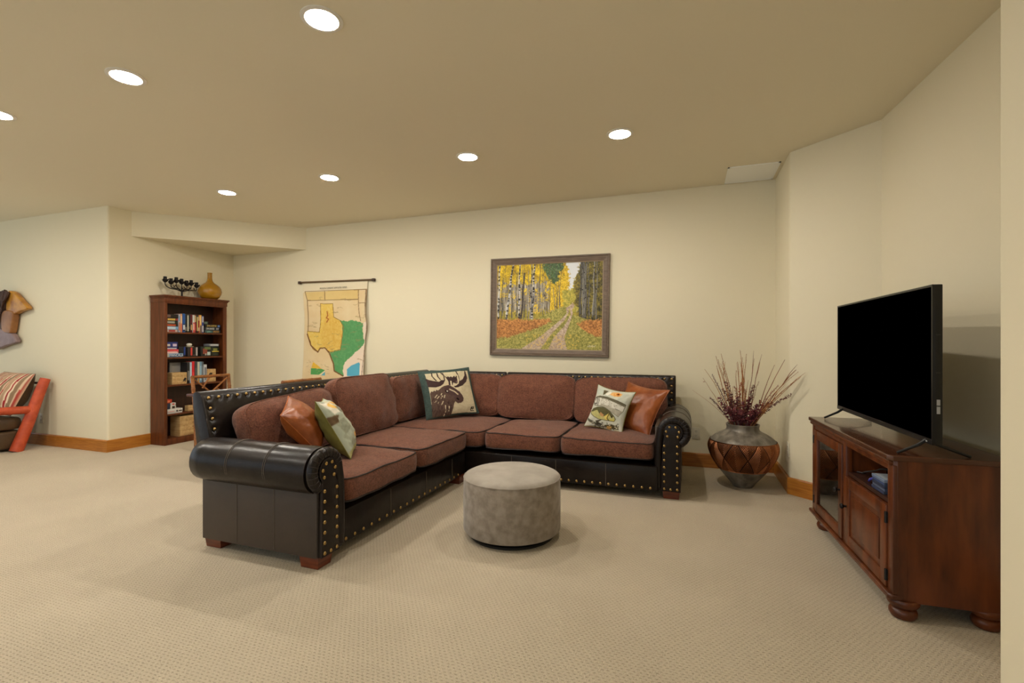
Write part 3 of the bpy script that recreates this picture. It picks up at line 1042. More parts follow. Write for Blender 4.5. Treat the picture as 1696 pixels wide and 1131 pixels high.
def cushion_map(a, b, c, w, d, h, crown=0.25, p=9, bulge=0.025, puff=0.004, seed=0, sag=0.0):
    m = max(abs(a), abs(b))
    if m > 1e-6:
        q = (abs(a) ** p + abs(b) ** p) ** (1 / p)
        a, b = a * m / q, b * m / q
    ek = 1 - crown
    z = c * (ek + crown * (1 - m ** 2.6))
    if m > 0.999:
        k = 1 + bulge * (1 - c * c) - 0.012 * abs(c) ** 8
        a, b = a * k, b * k
    z *= h / 2
    x, y = a * w / 2, b * d / 2
    if puff:
        nz = mnoise.noise(Vector((x * 6 + seed * 7.3, y * 6, z * 6))) * puff * 2.2 + mnoise.noise(Vector((x * 17, y * 17 + seed, z * 17))) * puff * 0.8
        z += nz * (1 if c > 0 else -1) if abs(c) > 0.99 else 0
        x += nz * 0.6 * (1 if a > 0 else -1) if abs(abs(a)) > 0.98 else 0
    if sag:
        z -= sag * (1 - (x / (w / 2)) ** 2) * (0.5 + y / d)
    return Vector((x, y, z))


def cushion_welt(bm, side, w, d, h, r=0.005, n=24, **k):
    pts = []
    for i in range(n):
        pts.append((-1 + 2 * i / n, -1))
    for i in range(n):
        pts.append((1, -1 + 2 * i / n))
    for i in range(n):
        pts.append((1 - 2 * i / n, 1))
    for i in range(n):
        pts.append((-1, 1 - 2 * i / n))
    tube(bm, [cushion_map(a, b, side, w * 1.004, d * 1.004, h, **k) for a, b in pts], r, 6, True)


def seat_cushion(lo, hi, label, seed, zt=0.462, zb=0.272):
    w, d, h = hi[0] - lo[0], hi[1] - lo[1], zt - zb
    ctr = Matrix.Translation(((lo[0] + hi[0]) / 2, (lo[1] + hi[1]) / 2, (zt + zb) / 2))
    k = dict(crown=0.34, p=11, bulge=0.012, puff=0.004, seed=seed)
    b = bmesh.new()
    cushion(b, w, d, h, n=18, **k)
    b.transform(ctr)
    o = obj('seat_cushion', b, M['fabric'], sofa, angle=60)
    o['label'] = label
    for s in (1, -1):
        b = bmesh.new()
        cushion_welt(b, s, w, d, h, **k)
        b.transform(ctr)
        obj('welt', b, M['piping'], o)
    return o


def back_cushion(center, w, h, th, rotz, lean, label, seed, roll=0.0, crown=0.5):
    """w along the seat, h tall, th thick; rotz=0 faces -y; lean tips the top backwards"""
    k = dict(crown=crown, p=6.5, bulge=0.03, puff=0.010, seed=seed)
    b = bmesh.new()
    cushion(b, w, h, th, n=20, **k)
    mm = Matrix.Translation(center) @ Matrix.Rotation(rotz, 4, 'Z') @ Matrix.Rotation(roll, 4, 'Y') @ Matrix.Rotation(PI / 2 - lean, 4, 'X')
    b.transform(mm)
    o = obj('back_cushion', b, M['fabric'], sofa, angle=60)
    o['label'] = label
    b = bmesh.new()
    cushion_welt(b, 1, w, h, th, r=0.0035, **k)
    b.transform(mm)
    obj('welt', b, M['fabric'], o)
    return o


sofa = thing('sectional_sofa', 'large L-shaped dark brown leather sectional sofa with brown fabric cushions and brass nailheads', 'sofa', (-1.75, 3.5, 0))

nail_me = None


def nails(points, normal, parent, r=0.0110):
    """one shared dome mesh, one object a nail"""
    global nail_me
    if nail_me is None:
        b = bmesh.new()
        dome(b, r)
        nail_me = bpy.data.meshes.new('nail')
        bmesh.ops.recalc_face_normals(b, faces=b.faces)
        b.to_mesh(nail_me)
        b.free()
        nail_me.materials.append(M['brass'])
        nail_me.polygons.foreach_set('use_smooth', [True] * len(nail_me.polygons))
    q = Vector((0, 0, 1)).rotation_difference(Vector(normal).normalized())
    inv = world_of(parent).inverted()
    for p in points:
        o = bpy.data.objects.new('nail', nail_me)
        C.objects.link(o)
        o.parent = parent
        o.location = inv @ Vector(p)
        o.rotation_mode = 'QUATERNION'
        o.rotation_quaternion = inv.to_quaternion() @ q


# base boxes
b = bmesh.new()
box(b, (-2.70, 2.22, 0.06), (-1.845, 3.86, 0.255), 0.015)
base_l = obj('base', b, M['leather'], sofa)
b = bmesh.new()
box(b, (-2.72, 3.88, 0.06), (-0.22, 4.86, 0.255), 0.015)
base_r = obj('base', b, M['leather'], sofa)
for y in (2.72, 3.18, 3.60):
    b = bmesh.new()
    tube(b, [(-1.8435, y, 0.07), (-1.8435, y, 0.245)], 0.0022, 6)
    obj('seam', b, M['stitch'], base_l)
for x in (-1.42, -1.03, -0.62):
    b = bmesh.new()
    tube(b, [(x, 3.8785, 0.07), (x, 3.8785, 0.245)], 0.0022, 6)
    obj('seam', b, M['stitch'], base_r)
nails([(-1.8455, 2.275 + 0.080 * k, 0.086) for k in range(19)], (1, 0, 0), base_l)
nails([(-0.275 - 0.0645 * k, 3.8795, 0.086) for k in range(22)], (0, -1, 0), base_r)


def arm(F, label):
    """F(f, o, z): f forward (0 = front face), o outwards (0 = outer side of the body)"""
    def P(poly, a, bb, bev=0.0, seg=3):
        bm_ = bmesh.new()
        prism(bm_, poly, a, bb, 'yz', bev, seg)
        for v in bm_.verts:
            v.co = F(v.co.x, v.co.y, v.co.z)
        return bm_
    oc, zc, R = -0.05, 0.52, 0.125
    body = [(-0.19, 0.06), (0.0, 0.06), (0.0, 0.50), (-0.02, 0.56), (-0.19, 0.56)]
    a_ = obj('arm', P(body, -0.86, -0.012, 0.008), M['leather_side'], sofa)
    a_['label'] = label
    # rolled top: a fat, slightly flattened cylinder tapering at the rear end
    b_ = bmesh.new()
    prof = []
    for k in range(28):
        an = 2 * PI * k / 28
        rr_ = R * (1 + 0.06 * max(0, math.cos(an)) * max(0, -math.sin(an)) + 0.03 * max(0, math.cos(an)))
        prof.append((oc + rr_ * math.cos(an), zc + rr_ * math.sin(an)))
    fs = [-0.885, -0.87, -0.80, -0.60, -0.30, -0.07, -0.035]
    sc = [0.86, 0.95, 1.0, 1.0, 1.0, 1.0, 0.97]
    rings = [[b_.verts.new(F(f, oc + (po - oc) * s, zc + (pz - zc) * s)) for po, pz in prof] for f, s in zip(fs, sc)]
    for r0, r1 in zip(rings, rings[1:]):
        for k in range(28):
            b_.faces.new((r0[k], r0[(k + 1) % 28], r1[(k + 1) % 28], r1[k]))
    b_.faces.new(rings[0][::-1])
    b_.faces.new(rings[-1])
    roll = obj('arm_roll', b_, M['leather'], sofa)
    for f in (-0.31, -0.585):
        for df in (0, 0.012):
            b_ = bmesh.new()
            tube(b_, [F(f + df, oc + (R * 1.035) * math.cos(an), zc + (R * 1.02) * math.sin(an)) for an in [math.radians(-70 + 9 * k) for k in range(24)]], 0.0017, 5)
            obj('seam', b_, M['stitch'], roll)
        b_ = bmesh.new()
        tube(b_, [F(f, 0.0008, 0.07), F(f, 0.0008, 0.42)], 0.002, 5)
        obj('seam', b_, M['stitch'], a_)
    # front border: flat backing, a padded ring that runs down the seat side, radial pleats
    out = []
    for k in range(33):
        an = math.radians(-62 + 244 * k / 32)
        out.append((oc + R * 0.98 * math.cos(an), zc + R * 0.98 * math.sin(an)))
    out += [(-0.190, 0.46), (-0.192, 0.062), (0.0, 0.062), (0.0, 0.40)]
    bd = obj('arm_front', P(out, -0.018, -0.004, 0.006, 3), M['leather'], sofa)
    ring_ = [(oc + 0.096 * math.cos(math.radians(a)), zc + 0.096 * math.sin(math.radians(a))) for a in range(-66, 172, 7)]
    ring_ += [(-0.156, 0.47), (-0.163, 0.40), (-0.165, 0.30), (-0.165, 0.20), (-0.165, 0.09)]
    b_ = bmesh.new()
    tube(b_, [F(-0.006, o_, z_) for o_, z_ in ring_], [0.018] + [0.030] * (len(ring_) - 2) + [0.026], 14)
    pad = obj('padded_border', b_, M['leather'], sofa)
    for k in range(15):
        an = math.radians(-55 + 215 * k / 14)
        b_ = bmesh.new()
        tube(b_, [F(-0.006 + 0.0303 * math.sin(q), oc + (0.096 + 0.0303 * math.cos(q)) * math.cos(an), zc + (0.096 + 0.0303 * math.cos(q)) * math.sin(an)) for q in [PI * 0.05 + PI * 0.9 * i / 8 for i in range(9)]], 0.0022, 5)
        obj('pleat', b_, M['piping'], pad)
    # raised inner panel with nails
    oi, zi, ri = -0.058, 0.520, 0.066
    key = [(oi + ri * math.cos(math.radians(-40 + 260 * k / 24)), zi + ri * math.sin(math.radians(-40 + 260 * k / 24))) for k in range(25)]
    key += [(-0.124, 0.44), (-0.136, 0.25), (-0.138, 0.068), (-0.004, 0.068), (-0.006, 0.25), (-0.010, 0.44)]
    pn = obj('arm_panel', P(key, -0.02, 0.016, 0.007, 3), M['leather'], sofa)
    b_ = bmesh.new()
    tube(b_, [F(0.012, o_ * 1.0 - (0.064 * 0), z_) for o_, z_ in key], 0.004, 6, True)
    obj('welt', b_, M['piping'], pn)
    pts = [(-0.119, 0.086 + 0.055 * k) for k in range(7)] + [(-0.024, 0.086 + 0.055 * k) for k in range(7)] + [(-0.072, 0.084)]
    pts += [(oi + 0.048 * math.cos(math.radians(a)), zi + 0.048 * math.sin(math.radians(a))) for a in (-38, 10, 62, 118, 170, 218)]
    nm = F(1, 0, 0) - F(0, 0, 0)
    nails([F(0.0155, o_, z_) for o_, z_ in pts], nm, pn)


arm(lambda f, o, z: Vector((-1.835 + f, 2.05 - o, z)), 'rolled arm at the near left end')
arm(lambda f, o, z: Vector((-0.055 + o, 3.915 - f, z)), 'rolled arm at the right end')

# leaning leather back panels
prof_l = [(-2.62, 0.10), (-2.66, 0.46), (-2.735, 0.64), (-2.80, 0.875), (-2.815, 0.898), (-2.84, 0.908), (-2.865, 0.902), (-2.878, 0.882), (-2.868, 0.74), (-2.845, 0.60), (-2.76, 0.30), (-2.71, 0.09)]
b = bmesh.new()
prism(b, [(x, z) for x, z in prof_l], 2.125, 4.915, 'xz', 0.006, 2)
back_l = obj('back_panel', b, M['leather'], sofa)
back_l['label'] = 'back along the left side'
prof_b = [(4.74, 0.10), (4.79, 0.46), (4.845, 0.64), (4.872, 0.875), (4.884, 0.894), (4.905, 0.900), (4.925, 0.894), (4.937, 0.875), (4.925, 0.60), (4.89, 0.09)]
for i, (x0, x1, lb) in enumerate(((-2.80, -1.852, 'back behind the corner seat'), (-1.836, -0.112, 'back along the wall'))):
    b = bmesh.new()
    prism(b, prof_b, x0, x1, 'yz', 0.010, 2)
    bp_ = obj('back_panel', b, M['leather'], sofa)
    bp_['label'] = lb


def padded_front(label, base_pt, along, n_a, slope, n_s, out, dimples):
    """upholstered front of a back panel: a sheet that puffs out between the nails"""
    vs, fs = [], []
    A, S_, O = Vector(along), Vector(slope), Vector(out).normalized()
    for j in range(n_s):
        for i in range(n_a):
            u, v = i / (n_a - 1), j / (n_s - 1)
            p = Vector(base_pt) + A * u + S_ * v
            e = min(1, min(u, 1 - u) * A.length / 0.022, (1 - v) * S_.length / 0.022, v * S_.length / 0.02)
            e = max(0, e) ** 0.5
            d = 0.013 * e
            for q in dimples:
                r2 = (p - q).length_squared
                if r2 < 0.006:
                    d -= 0.010 * math.exp(-r2 / 0.00032) + 0.002 * math.exp(-r2 / 0.002)
            d += 0.0025 * e * mnoise.noise(p * 14)
            vs.append(world_of(sofa).inverted() @ (p + O * (d - 0.002)))
    for j in range(n_s - 1):
        for i in range(n_a - 1):
            fs.append((j * n_a + i, j * n_a + i + 1, (j + 1) * n_a + i + 1, (j + 1) * n_a + i))
    me_ = bpy.data.meshes.new('padded_front')
    me_.from_pydata([tuple(v) for v in vs], [], fs)
    bm_ = bmesh.new()
    bm_.from_mesh(me_)
    bmesh.ops.recalc_face_normals(bm_, faces=bm_.faces)
    bm_.to_mesh(me_)
    bm_.free()
    o_ = link('padded_front', me_, M['leather'], sofa, angle=0)
    o_['label'] = label
    return o_


D_l = [Vector((-2.7945, 2.165 + 0.068 * k, 0.866)) for k in range(39)] + [Vector((-2.7945 + 0.0183 * k, 2.163, 0.866 - 0.063 * k)) for k in range(1, 4)]
pf = padded_front('padded left back with nails', (-2.725, 2.135, 0.605), (0, 2.76, 0), 300, (-0.0765, 0, 0.278), 30, (0.964, 0, 0.265), D_l)
nails([p + Vector((0.004, 0, 0.001)) for p in D_l], (0.964, 0, 0.265), pf)
for x0, x1, corner in ((-2.79, -1.860, False), (-1.828, -0.120, True)):
    D_b = [Vector((x1 - 0.03 - 0.064 * k, 4.8700, 0.866)) for k in range(int((x1 - x0 - 0.05) / 0.064) + 1)]
    if corner:
        D_b += [Vector((x1 - 0.03, 4.8700 - 0.0075 * k, 0.866 - 0.066 * k)) for k in range(1, 4)]
    pf = padded_front('padded back with nails along the wall' if corner else 'padded back with nails behind the corner', (x0, 4.840, 0.605), (x1 - x0, 0, 0), int((x1 - x0) / 0.0095), (0, 0.034, 0.284), 30, (0, -0.993, 0.118), D_b)
    nails([p + Vector((0, -0.004, 0.0005)) for p in D_b], (0, -0.993, 0.118), pf)
# feet
for (x, y) in ((-1.905, 2.105), (-2.635, 2.125), (-0.125, 3.985), (-0.125, 4.78), (-1.90, 3.78), (-2.70, 4.80)):
    b = bmesh.new()
    prism(b, [(x - 0.064, y - 0.055), (x + 0.064, y - 0.055), (x + 0.064, y + 0.055), (x - 0.064, y + 0.055)], 0.0, 0.068, 'xy', 0.003)
    for v in b.verts:
        if v.co.z < 0.02:
            v.co.x += (x - v.co.x) * 0.12
            v.co.y += (y - v.co.y) * 0.12
    obj('foot', b, M['cherry'], sofa, smooth=False)

seat_cushion((-2.64, 2.246), (-1.805, 3.035), 'seat cushion beside the near left arm', 1)
seat_cushion((-2.64, 3.045), (-1.800, 3.835), 'second seat cushion on the left side', 2, 0.468)
seat_cushion((-2.66, 3.855), (-1.690, 4.72), 'corner seat cushion', 3)
seat_cushion((-1.683, 3.862), (-1.005, 4.72), 'middle seat cushion on the back wall side', 4)
seat_cushion((-0.998, 3.862), (-0.250, 4.72), 'seat cushion beside the right arm', 5)

back_cushion((-2.60, 2.655, 0.635), 0.80, 0.42, 0.24, PI / 2, 0.34, 'slumped back cushion at the near left end', 1, roll=-0.07)
back_cushion((-2.60, 3.44, 0.69), 0.76, 0.48, 0.22, PI / 2, 0.24, 'second back cushion on the left side', 2)
back_cushion((-2.66, 4.20, 0.665), 0.62, 0.43, 0.20, PI / 2, 0.14, 'corner back cushion on the left side', 3)
back_cushion((-2.16, 4.71, 0.665), 0.66, 0.43, 0.19, 0, 0.14, 'corner back cushion against the back wall side', 4)
back_cushion((-1.45, 4.69, 0.665), 0.80, 0.44, 0.22, 0, 0.18, 'back cushion in the middle of the back wall side', 5)
back_cushion((-0.62, 4.70, 0.655), 0.86, 0.44, 0.22, 0, 0.18, 'back cushion at the right end', 6, roll=-0.02)

# ------------------------------------------------------------------ throw pillows, given by three corners
def pillow(name, label, TL, TR, BL, th, img, m, back_m, pin=0.07, seed=0, wr=0.006, n=44, group=None, edge=None):
    TL, TR, BL = Vector(TL), Vector(TR), Vector(BL)
    X, Y = TR - TL, BL - TL
    Y = Y - X * (Y.dot(X) / X.dot(X))
    nrm = Y.cross(X).normalized()
    ctr = TL + (X + Y) / 2
    base = Vector((ctr.x, ctr.y, min(p.z for p in (TL, TR, BL, TL + X + Y))))
    t = thing(name, label, 'pillow', base, 0, group)
    if img is not None:
        n = img.shape[0]

    def pos(u, v, s, thk=1.0):
        a, b_ = 2 * u - 1, 2 * v - 1
        a2 = a * (1 - pin * (1 - b_ * b_) * abs(a))
        b2 = b_ * (1 - pin * (1 - a * a) * abs(b_))
        h_ = th / 2 * (max(0, 1 - a * a) ** 0.55) * (max(0, 1 - b_ * b_) ** 0.55)
        p = TL + X * (0.5 + a2 / 2) + Y * (0.5 + b2 / 2)
        q = Vector((a * 2.2 + seed * 3.1, b_ * 2.2, s * 2.0))
        rad = math.exp(-3 * (1 - max(abs(a), abs(b_))))
        wv = mnoise.noise(q * 1.4) * wr + mnoise.noise(q * 3.4) * wr * 0.5 * (0.4 + rad)
        e = min(1, 6 * min(1 - abs(a), 1 - abs(b_)))
        return p + nrm * s * (h_ + wv * e + 0.0015)
    inv = world_of(t).inverted()
    parts = []
    for s, nm, nn, mm in ((1, 'front', n, m), (-1, 'back', 30, back_m)):
        vs = [tuple(inv @ pos(i / (nn - 1), j / (nn - 1), s)) for j in range(nn) for i in range(nn)]
        fs = [(j * nn + i, (j + 1) * nn + i, (j + 1) * nn + i + 1, j * nn + i + 1) for j in range(nn - 1) for i in range(nn - 1)]
        if s < 0:
            fs = [f[::-1] for f in fs]
        me = bpy.data.meshes.new(nm)
        me.from_pydata(vs, [], fs)
        if s > 0 and img is not None:
            paint(me, img.reshape(-1, 3))
        parts.append(link(nm, me, mm, t, angle=0))
    b_ = bmesh.new()
    rim = [pos(i / 24, 0, 0) for i in range(24)] + [pos(1, i / 24, 0) for i in range(24)] + [pos(1 - i / 24, 1, 0) for i in range(24)] + [pos(0, 1 - i / 24, 0) for i in range(24)]
    tube(b_, rim, 0.0035, 6, True)
    obj('piped_edge', b_, edge or back_m, t)
    return t


green_wool = mat('green_wool', (58, 72, 68), 0.95, col2=(74, 90, 84), scale=60, bump=0.6, bump_scale=150, dist=0.004)
olive = mat('olive_linen', (126, 118, 52), 0.9, col2=(104, 98, 42), scale=8)
fish = fish_picture()
pillow('moose_pillow', 'wool pillow with a brown moose head and green border in the sofa corner',
       (-2.56, 4.24, 0.925), (-2.19, 4.66, 0.955), (-2.40, 4.11, 0.462), 0.15, moose_picture(), M['wool'], green_wool, pin=0.05, seed=1)
pillow('fish_pillow', 'cream fish-print pillow showing two whole fish, near the right sofa arm',
       (-0.775, 4.43, 0.832), (-0.425, 4.29, 0.785), (-0.845, 4.28, 0.462), 0.13, fish, M['linen'], olive, pin=0.13, seed=2)
pillow('leather_pillow', 'cognac leather pillow leaning against the right sofa arm',
       (-0.525, 4.60, 0.852), (-0.150, 4.40, 0.802), (-0.62, 4.36, 0.45), 0.15, None, M['cognac'], M['cognac'], pin=0.12, seed=3)
pillow('leather_pillow', 'cognac leather pillow against the near left sofa arm',
       (-2.335, 2.28, 0.765), (-2.555, 2.565, 0.848), (-2.08, 2.31, 0.455), 0.19, None, M['cognac'],
       mat('tan_leather', (178, 98, 42), 0.4, col2=(156, 80, 32), scale=6), pin=0.06, seed=4)
pillow('fish_pillow', 'pale fish-print pillow with olive back, seen edge-on at the left seat',
       (-2.235, 2.46, 0.835), (-2.44, 2.765, 0.815), (-1.97, 2.46, 0.466), 0.18, fish_side(), M['linen'], olive, pin=0.09, seed=5, wr=0.012)

# ------------------------------------------------------------------ ottoman
t = thing('round_ottoman', 'round taupe velvet ottoman on a black swivel base in front of the sofa', 'ottoman', (-1.053, 2.884, 0))
b = bmesh.new()
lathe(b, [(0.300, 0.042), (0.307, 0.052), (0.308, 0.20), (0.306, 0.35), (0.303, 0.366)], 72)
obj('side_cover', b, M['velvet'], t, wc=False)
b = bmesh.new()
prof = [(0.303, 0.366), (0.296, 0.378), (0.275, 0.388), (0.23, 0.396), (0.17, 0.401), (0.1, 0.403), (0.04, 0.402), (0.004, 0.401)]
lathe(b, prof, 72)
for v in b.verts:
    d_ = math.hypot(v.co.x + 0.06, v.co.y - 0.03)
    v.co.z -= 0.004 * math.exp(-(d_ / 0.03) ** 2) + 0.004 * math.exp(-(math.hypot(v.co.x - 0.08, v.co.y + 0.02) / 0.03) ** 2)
obj('seat_top', b, mat('pale_taupe_velvet', (170, 161, 148), 0.9, col2=(150, 140, 126), scale=7, detail=6, sheen=0.3, bump=0.2, bump_scale=150, spec=0.2, dist=0.002), t, wc=False)  # same velvet made paler; light falling on the top is in the colour
b = bmesh.new()
tube(b, [(0.3045 * math.cos(2 * PI * k / 72), 0.3045 * math.sin(2 * PI * k / 72), 0.366) for k in range(72)], 0.0032, 6, True)
obj('welt', b, M['velvet'], t, wc=False)
b = bmesh.new()
lathe(b, [(0.262, 0.0), (0.266, 0.004), (0.266, 0.014), (0.262, 0.018), (0.2, 0.02), (0.2, 0.043)], 64)
obj('swivel_base', b, M['black'], t, wc=False)

# ------------------------------------------------------------------ copper vase
VX, VY = 0.432, 4.505
t = thing('copper_vase', 'large round pewter and copper floor vase with a chevron band in the corner', 'vase', (VX, VY, 0))
pz = [0, 0.012, 0.05, 0.10, 0.155, 0.20, 0.25, 0.30, 0.335, 0.365, 0.39, 0.42, 0.445, 0.46, 0.47, 0.49, 0.515, 0.525]
pr = [0.072, 0.082, 0.112, 0.153, 0.196, 0.228, 0.254, 0.271, 0.276, 0.271, 0.258, 0.228, 0.190, 0.156, 0.132, 0.124, 0.126, 0.129]


def vase_r(z):
    """smooth radius at height z"""
    k = np.array([z - 0.012, z, z + 0.012])
    return float(np.mean(np.interp(np.clip(k, 0, 0.525), pz, pr)))


ZB0, ZB1 = 0.152, 0.392
b = bmesh.new()
lathe(b, [(vase_r(z) if z > 0.02 else np.interp(z, pz, pr), z) for z in np.linspace(0, ZB0, 12)] + [(vase_r(ZB0) - 0.02, ZB0 + 0.002)], 64, cap=True)
obj('lower_body', b, M['pewter'], t, wc=False)
b = bmesh.new()
up = [(vase_r(z), z) for z in np.linspace(ZB1, 0.50, 16)] + [(0.129, 0.518), (0.131, 0.526), (0.126, 0.529), (0.117, 0.523), (0.110, 0.49), (0.112, 0.44), (0.15, 0.40)]
lathe(b, up, 64, cap=False)
obj('shoulder_and_neck', b, M['pewter'], t, wc=False)
nt_, nz_ = 760, 110
th_ = np.arange(nt_) / nt_ * 2 * PI
zz = np.linspace(ZB0, ZB1, nz_)
TH, ZZ = np.meshgrid(th_, zz)
tt = (ZZ - ZB0) / (ZB1 - ZB0)
S = TH / (2 * PI) * 9 + 0.18
a_ = np.abs(S - np.floor(S) - 0.5)
dia = a_ / 0.5 + np.abs(tt - 0.5) / 0.62
ph = np.where(dia < 1, (tt + a_ * 1.24) * 13, (tt - a_ * 1.24) * 13)
gv = 0.5 + 0.5 * np.cos(2 * PI * ph)
edge_ = np.exp(-((dia - 1) / 0.045) ** 2)
gv = np.maximum(gv, edge_)
rim_ = np.clip(np.minimum(tt, 1 - tt) / 0.035, 0, 1)
gv = gv * rim_ + (1 - rim_) * 0.1
RR = np.array([vase_r(z) for z in zz])[:, None] + 0.0015 - 0.0062 * gv + 0.004 * (1 - rim_)
V_ = np.stack([RR * np.cos(TH), RR * np.sin(TH), ZZ], -1).reshape(-1, 3)
me = bpy.data.meshes.new('chevron_band')
ii, jj = np.meshgrid(np.arange(nt_), np.arange(nz_ - 1))
F_ = np.stack([jj * nt_ + ii, jj * nt_ + (ii + 1) % nt_, (jj + 1) * nt_ + (ii + 1) % nt_, (jj + 1) * nt_ + ii], -1).reshape(-1, 4)
me.from_pydata(V_.tolist(), [], F_.tolist())
pa = me.attributes.new('patina', 'FLOAT', 'POINT')
cell = np.where(dia < 1, np.floor(S), np.floor(S + 0.5) + 40 + 40 * (tt > 0.5))
facet = (cell * 7 % 11) / 11.0                       # some facets have darkened more than others
pa.data.foreach_set('value', (0.50 * gv + 0.16 * facet).astype(np.float32).ravel())
link('chevron_band', me, M['copper'], t, angle=0)


# ------------------------------------------------------------------ dried branches standing in the vase
def leafy(bm, pts, n, size, rr, start=0.1):
    L_ = len(pts) - 1
    for k in range(n):
        f = start + (1 - start) * (k + rr.uniform(0, 0.8)) / n
        x = f * L_
        i = min(int(x), L_ - 1)
        p = Vector(pts[i]).lerp(Vector(pts[i + 1]), x - i)
        tdir = (Vector(pts[i + 1]) - Vector(pts[i])).normalized()
        side = tdir.orthogonal().normalized()
        side.rotate(Matrix.Rotation(rr.uniform(0, 2 * PI), 3, tdir))
        d = (side * 0.9 + tdir * rr.uniform(0.1, 0.7)).normalized()
        s = size * rr.uniform(0.7, 1.2) * (1.0 - 0.45 * f)
        wv = d.cross(tdir).normalized() * s * 0.36
        nn = d.cross(wv).normalized() * s * 0.10
        v = [bm.verts.new(q) for q in (p, p + d * s * 0.5 + wv + nn, p + d * s, p + d * s * 0.5 - wv + nn, p + d * s * 0.5 - nn * 1.5)]
        bm.faces.new((v[0], v[1], v[4]))
        bm.faces.new((v[1], v[2], v[4]))
        bm.faces.new((v[2], v[3], v[4]))
        bm.faces.new((v[3], v[0], v[4]))


def stem_path(base, tip, bend, rr, n=7):
    """from inside the neck, through the mouth of the vase, then out in a light arc"""
    b_, e = Vector(base), Vector(tip)
    out = Vector((e.x - VX, e.y - VY, 0))
    k = min(0.088, out.length * 0.36)
    rim = Vector((VX, VY, 0.535)) + (out.normalized() * k if out.length > 1e-4 else Vector((0, 0, 0)))
    rim += Vector((rr.uniform(-1, 1), rr.uniform(-1, 1), 0)) * 0.016
    mid = rim.lerp(e, 0.5) + Vector(bend)
    pts = [b_]
    for i in range(n + 1):
        s = i / n
        p = rim.lerp(mid, s).lerp(mid.lerp(e, s), s)
        pts.append(p + Vector((rr.uniform(-1, 1), rr.uniform(-1, 1), 0)) * 0.004 * (1 if 0 < i < n else 0))
    return pts


rr = random.Random(5)
NECK = Vector((VX, VY, 0.40))


def branch(name, label, grp, tip, m, r, leaves=0, leaf_size=0.02, leaf_m=None, forks=0, start=0.1):
    tip = Vector(tip)
    dirx = tip - NECK
    out = Vector((dirx.x, dirx.y, 0))
    k = min(0.075, out.length * 0.32)
    o2 = out.normalized() * k if out.length > 1e-4 else Vector((0, 0, 0))
    base = NECK + o2 * 0.5 + Vector((rr.uniform(-0.012, 0.012), rr.uniform(-0.012, 0.012), 0))
    t = thing(name, label, 'branch', base, 0, grp)
    pts = stem_path(base, tip, (rr.uniform(-0.02, 0.02) - dirx.x * 0.06, rr.uniform(-0.02, 0.02) - dirx.y * 0.05, 0.025), rr)
    bm_ = bmesh.new()
    tube(bm_, pts, [r * (1 - 0.75 * i / len(pts)) for i in range(len(pts))], 5)
    st = obj('stem', bm_, m, t)
    for k_ in range(forks):
        i = rr.randint(3, 6)
        p = pts[i]
        d = (pts[i] - pts[i - 1]).normalized()
        q = p + d * rr.uniform(0.10, 0.2) + Vector((rr.uniform(-1, 1) * 0.05, rr.uniform(-1, 1) * 0.04, 0.02))
        bm_ = bmesh.new()
        tube(bm_, [p, p.lerp(q, 0.5) + Vector((0, 0, 0.012)), q], [r * 0.6, r * 0.45, r * 0.2], 5)
        obj('twig', bm_, m, t)
    if leaves:
        bm_ = bmesh.new()
        leafy(bm_, pts, leaves, leaf_size, rr, start)
        lf = obj('leaves', bm_, leaf_m, t, smooth=False)
        lf['kind'] = 'stuff'
    return t


RANK = ('tallest', 'second tallest', 'third tallest', 'fourth tallest', 'fifth tallest', 'sixth tallest', 'shortest')
for side, rows in (('left', ((-0.17, 1.12, -0.02), (-0.21, 1.10, 0), (-0.19, 1.07, 0.03), (-0.155, 1.05, 0.04), (-0.205, 1.02, -0.04))),
                   ('middle', ((-0.02, 1.15, 0.0), (0.025, 1.12, -0.03), (0.0, 1.09, 0.03), (-0.035, 1.05, 0.05), (0.01, 1.02, 0.06), (-0.05, 0.98, 0.0), (-0.005, 0.95, -0.05)))):
    for k, (dx, dz, dy) in enumerate(rows):
        branch('twig_branch', '%s tan twig in the %s bundle rising from the copper vase' % (RANK[k], side), 'tan twigs in the %s bundle' % side, (VX + dx, VY + dy, dz), M['twig'], 0.0046, 34, 0.013, M['rust_leaf'], 1, 0.15)
G2 = 'bare russet branches fanning right in the copper vase'
for lb, dx, dz, dy in (('taller', 0.09, 1.08, 0.02), ('shorter', 0.13, 1.05, 0.0)):
    branch('twig_branch', lb + ' of two slim russet twigs just right of the middle bundle', 'slim russet twigs right of the middle', (VX + dx, VY + dy, dz), M['red_twig'], 0.0042, 8, 0.011, M['rust_leaf'], 1, 0.3)
branch('twig_branch', 'bare russet branch, steepest of the forked ones right of the middle', None, (VX + 0.235, VY - 0.03, 1.03), M['red_twig'], 0.0045, 4, 0.010, M['rust_leaf'], 0, 0.3)
branch('twig_branch', 'bare russet branch reaching highest on the right side of the vase', None, (VX + 0.305, VY - 0.06, 1.075), M['red_twig'], 0.005, 4, 0.010, M['rust_leaf'], 0, 0.3)
branch('twig_branch', 'forked russet branch bending to the right, below the highest right one', None, (VX + 0.36, VY - 0.20, 1.00), M['red_twig'], 0.005, 4, 0.010, M['rust_leaf'], 1, 0.3)
for k, (dx, dz, dy) in enumerate(((0.375, 0.985, -0.20), (0.385, 0.95, -0.24), (0.36, 0.93, -0.23), (0.33, 0.90, -0.22))):
    branch('twig_branch', '%s of the rust-flecked twigs fanning far right from the vase' % ('highest', 'second highest', 'third highest', 'lowest')[k], G2, (VX + dx, VY + dy, dz), M['twig'], 0.0040, 18, 0.012, M['rust_leaf'], 1, 0.45)
branch('twig_branch', 'bare tan twig arching up to the far left of the vase', None, (VX - 0.30, VY - 0.02, 0.985), M['twig'], 0.0042, 0, 0.01, None, 0)
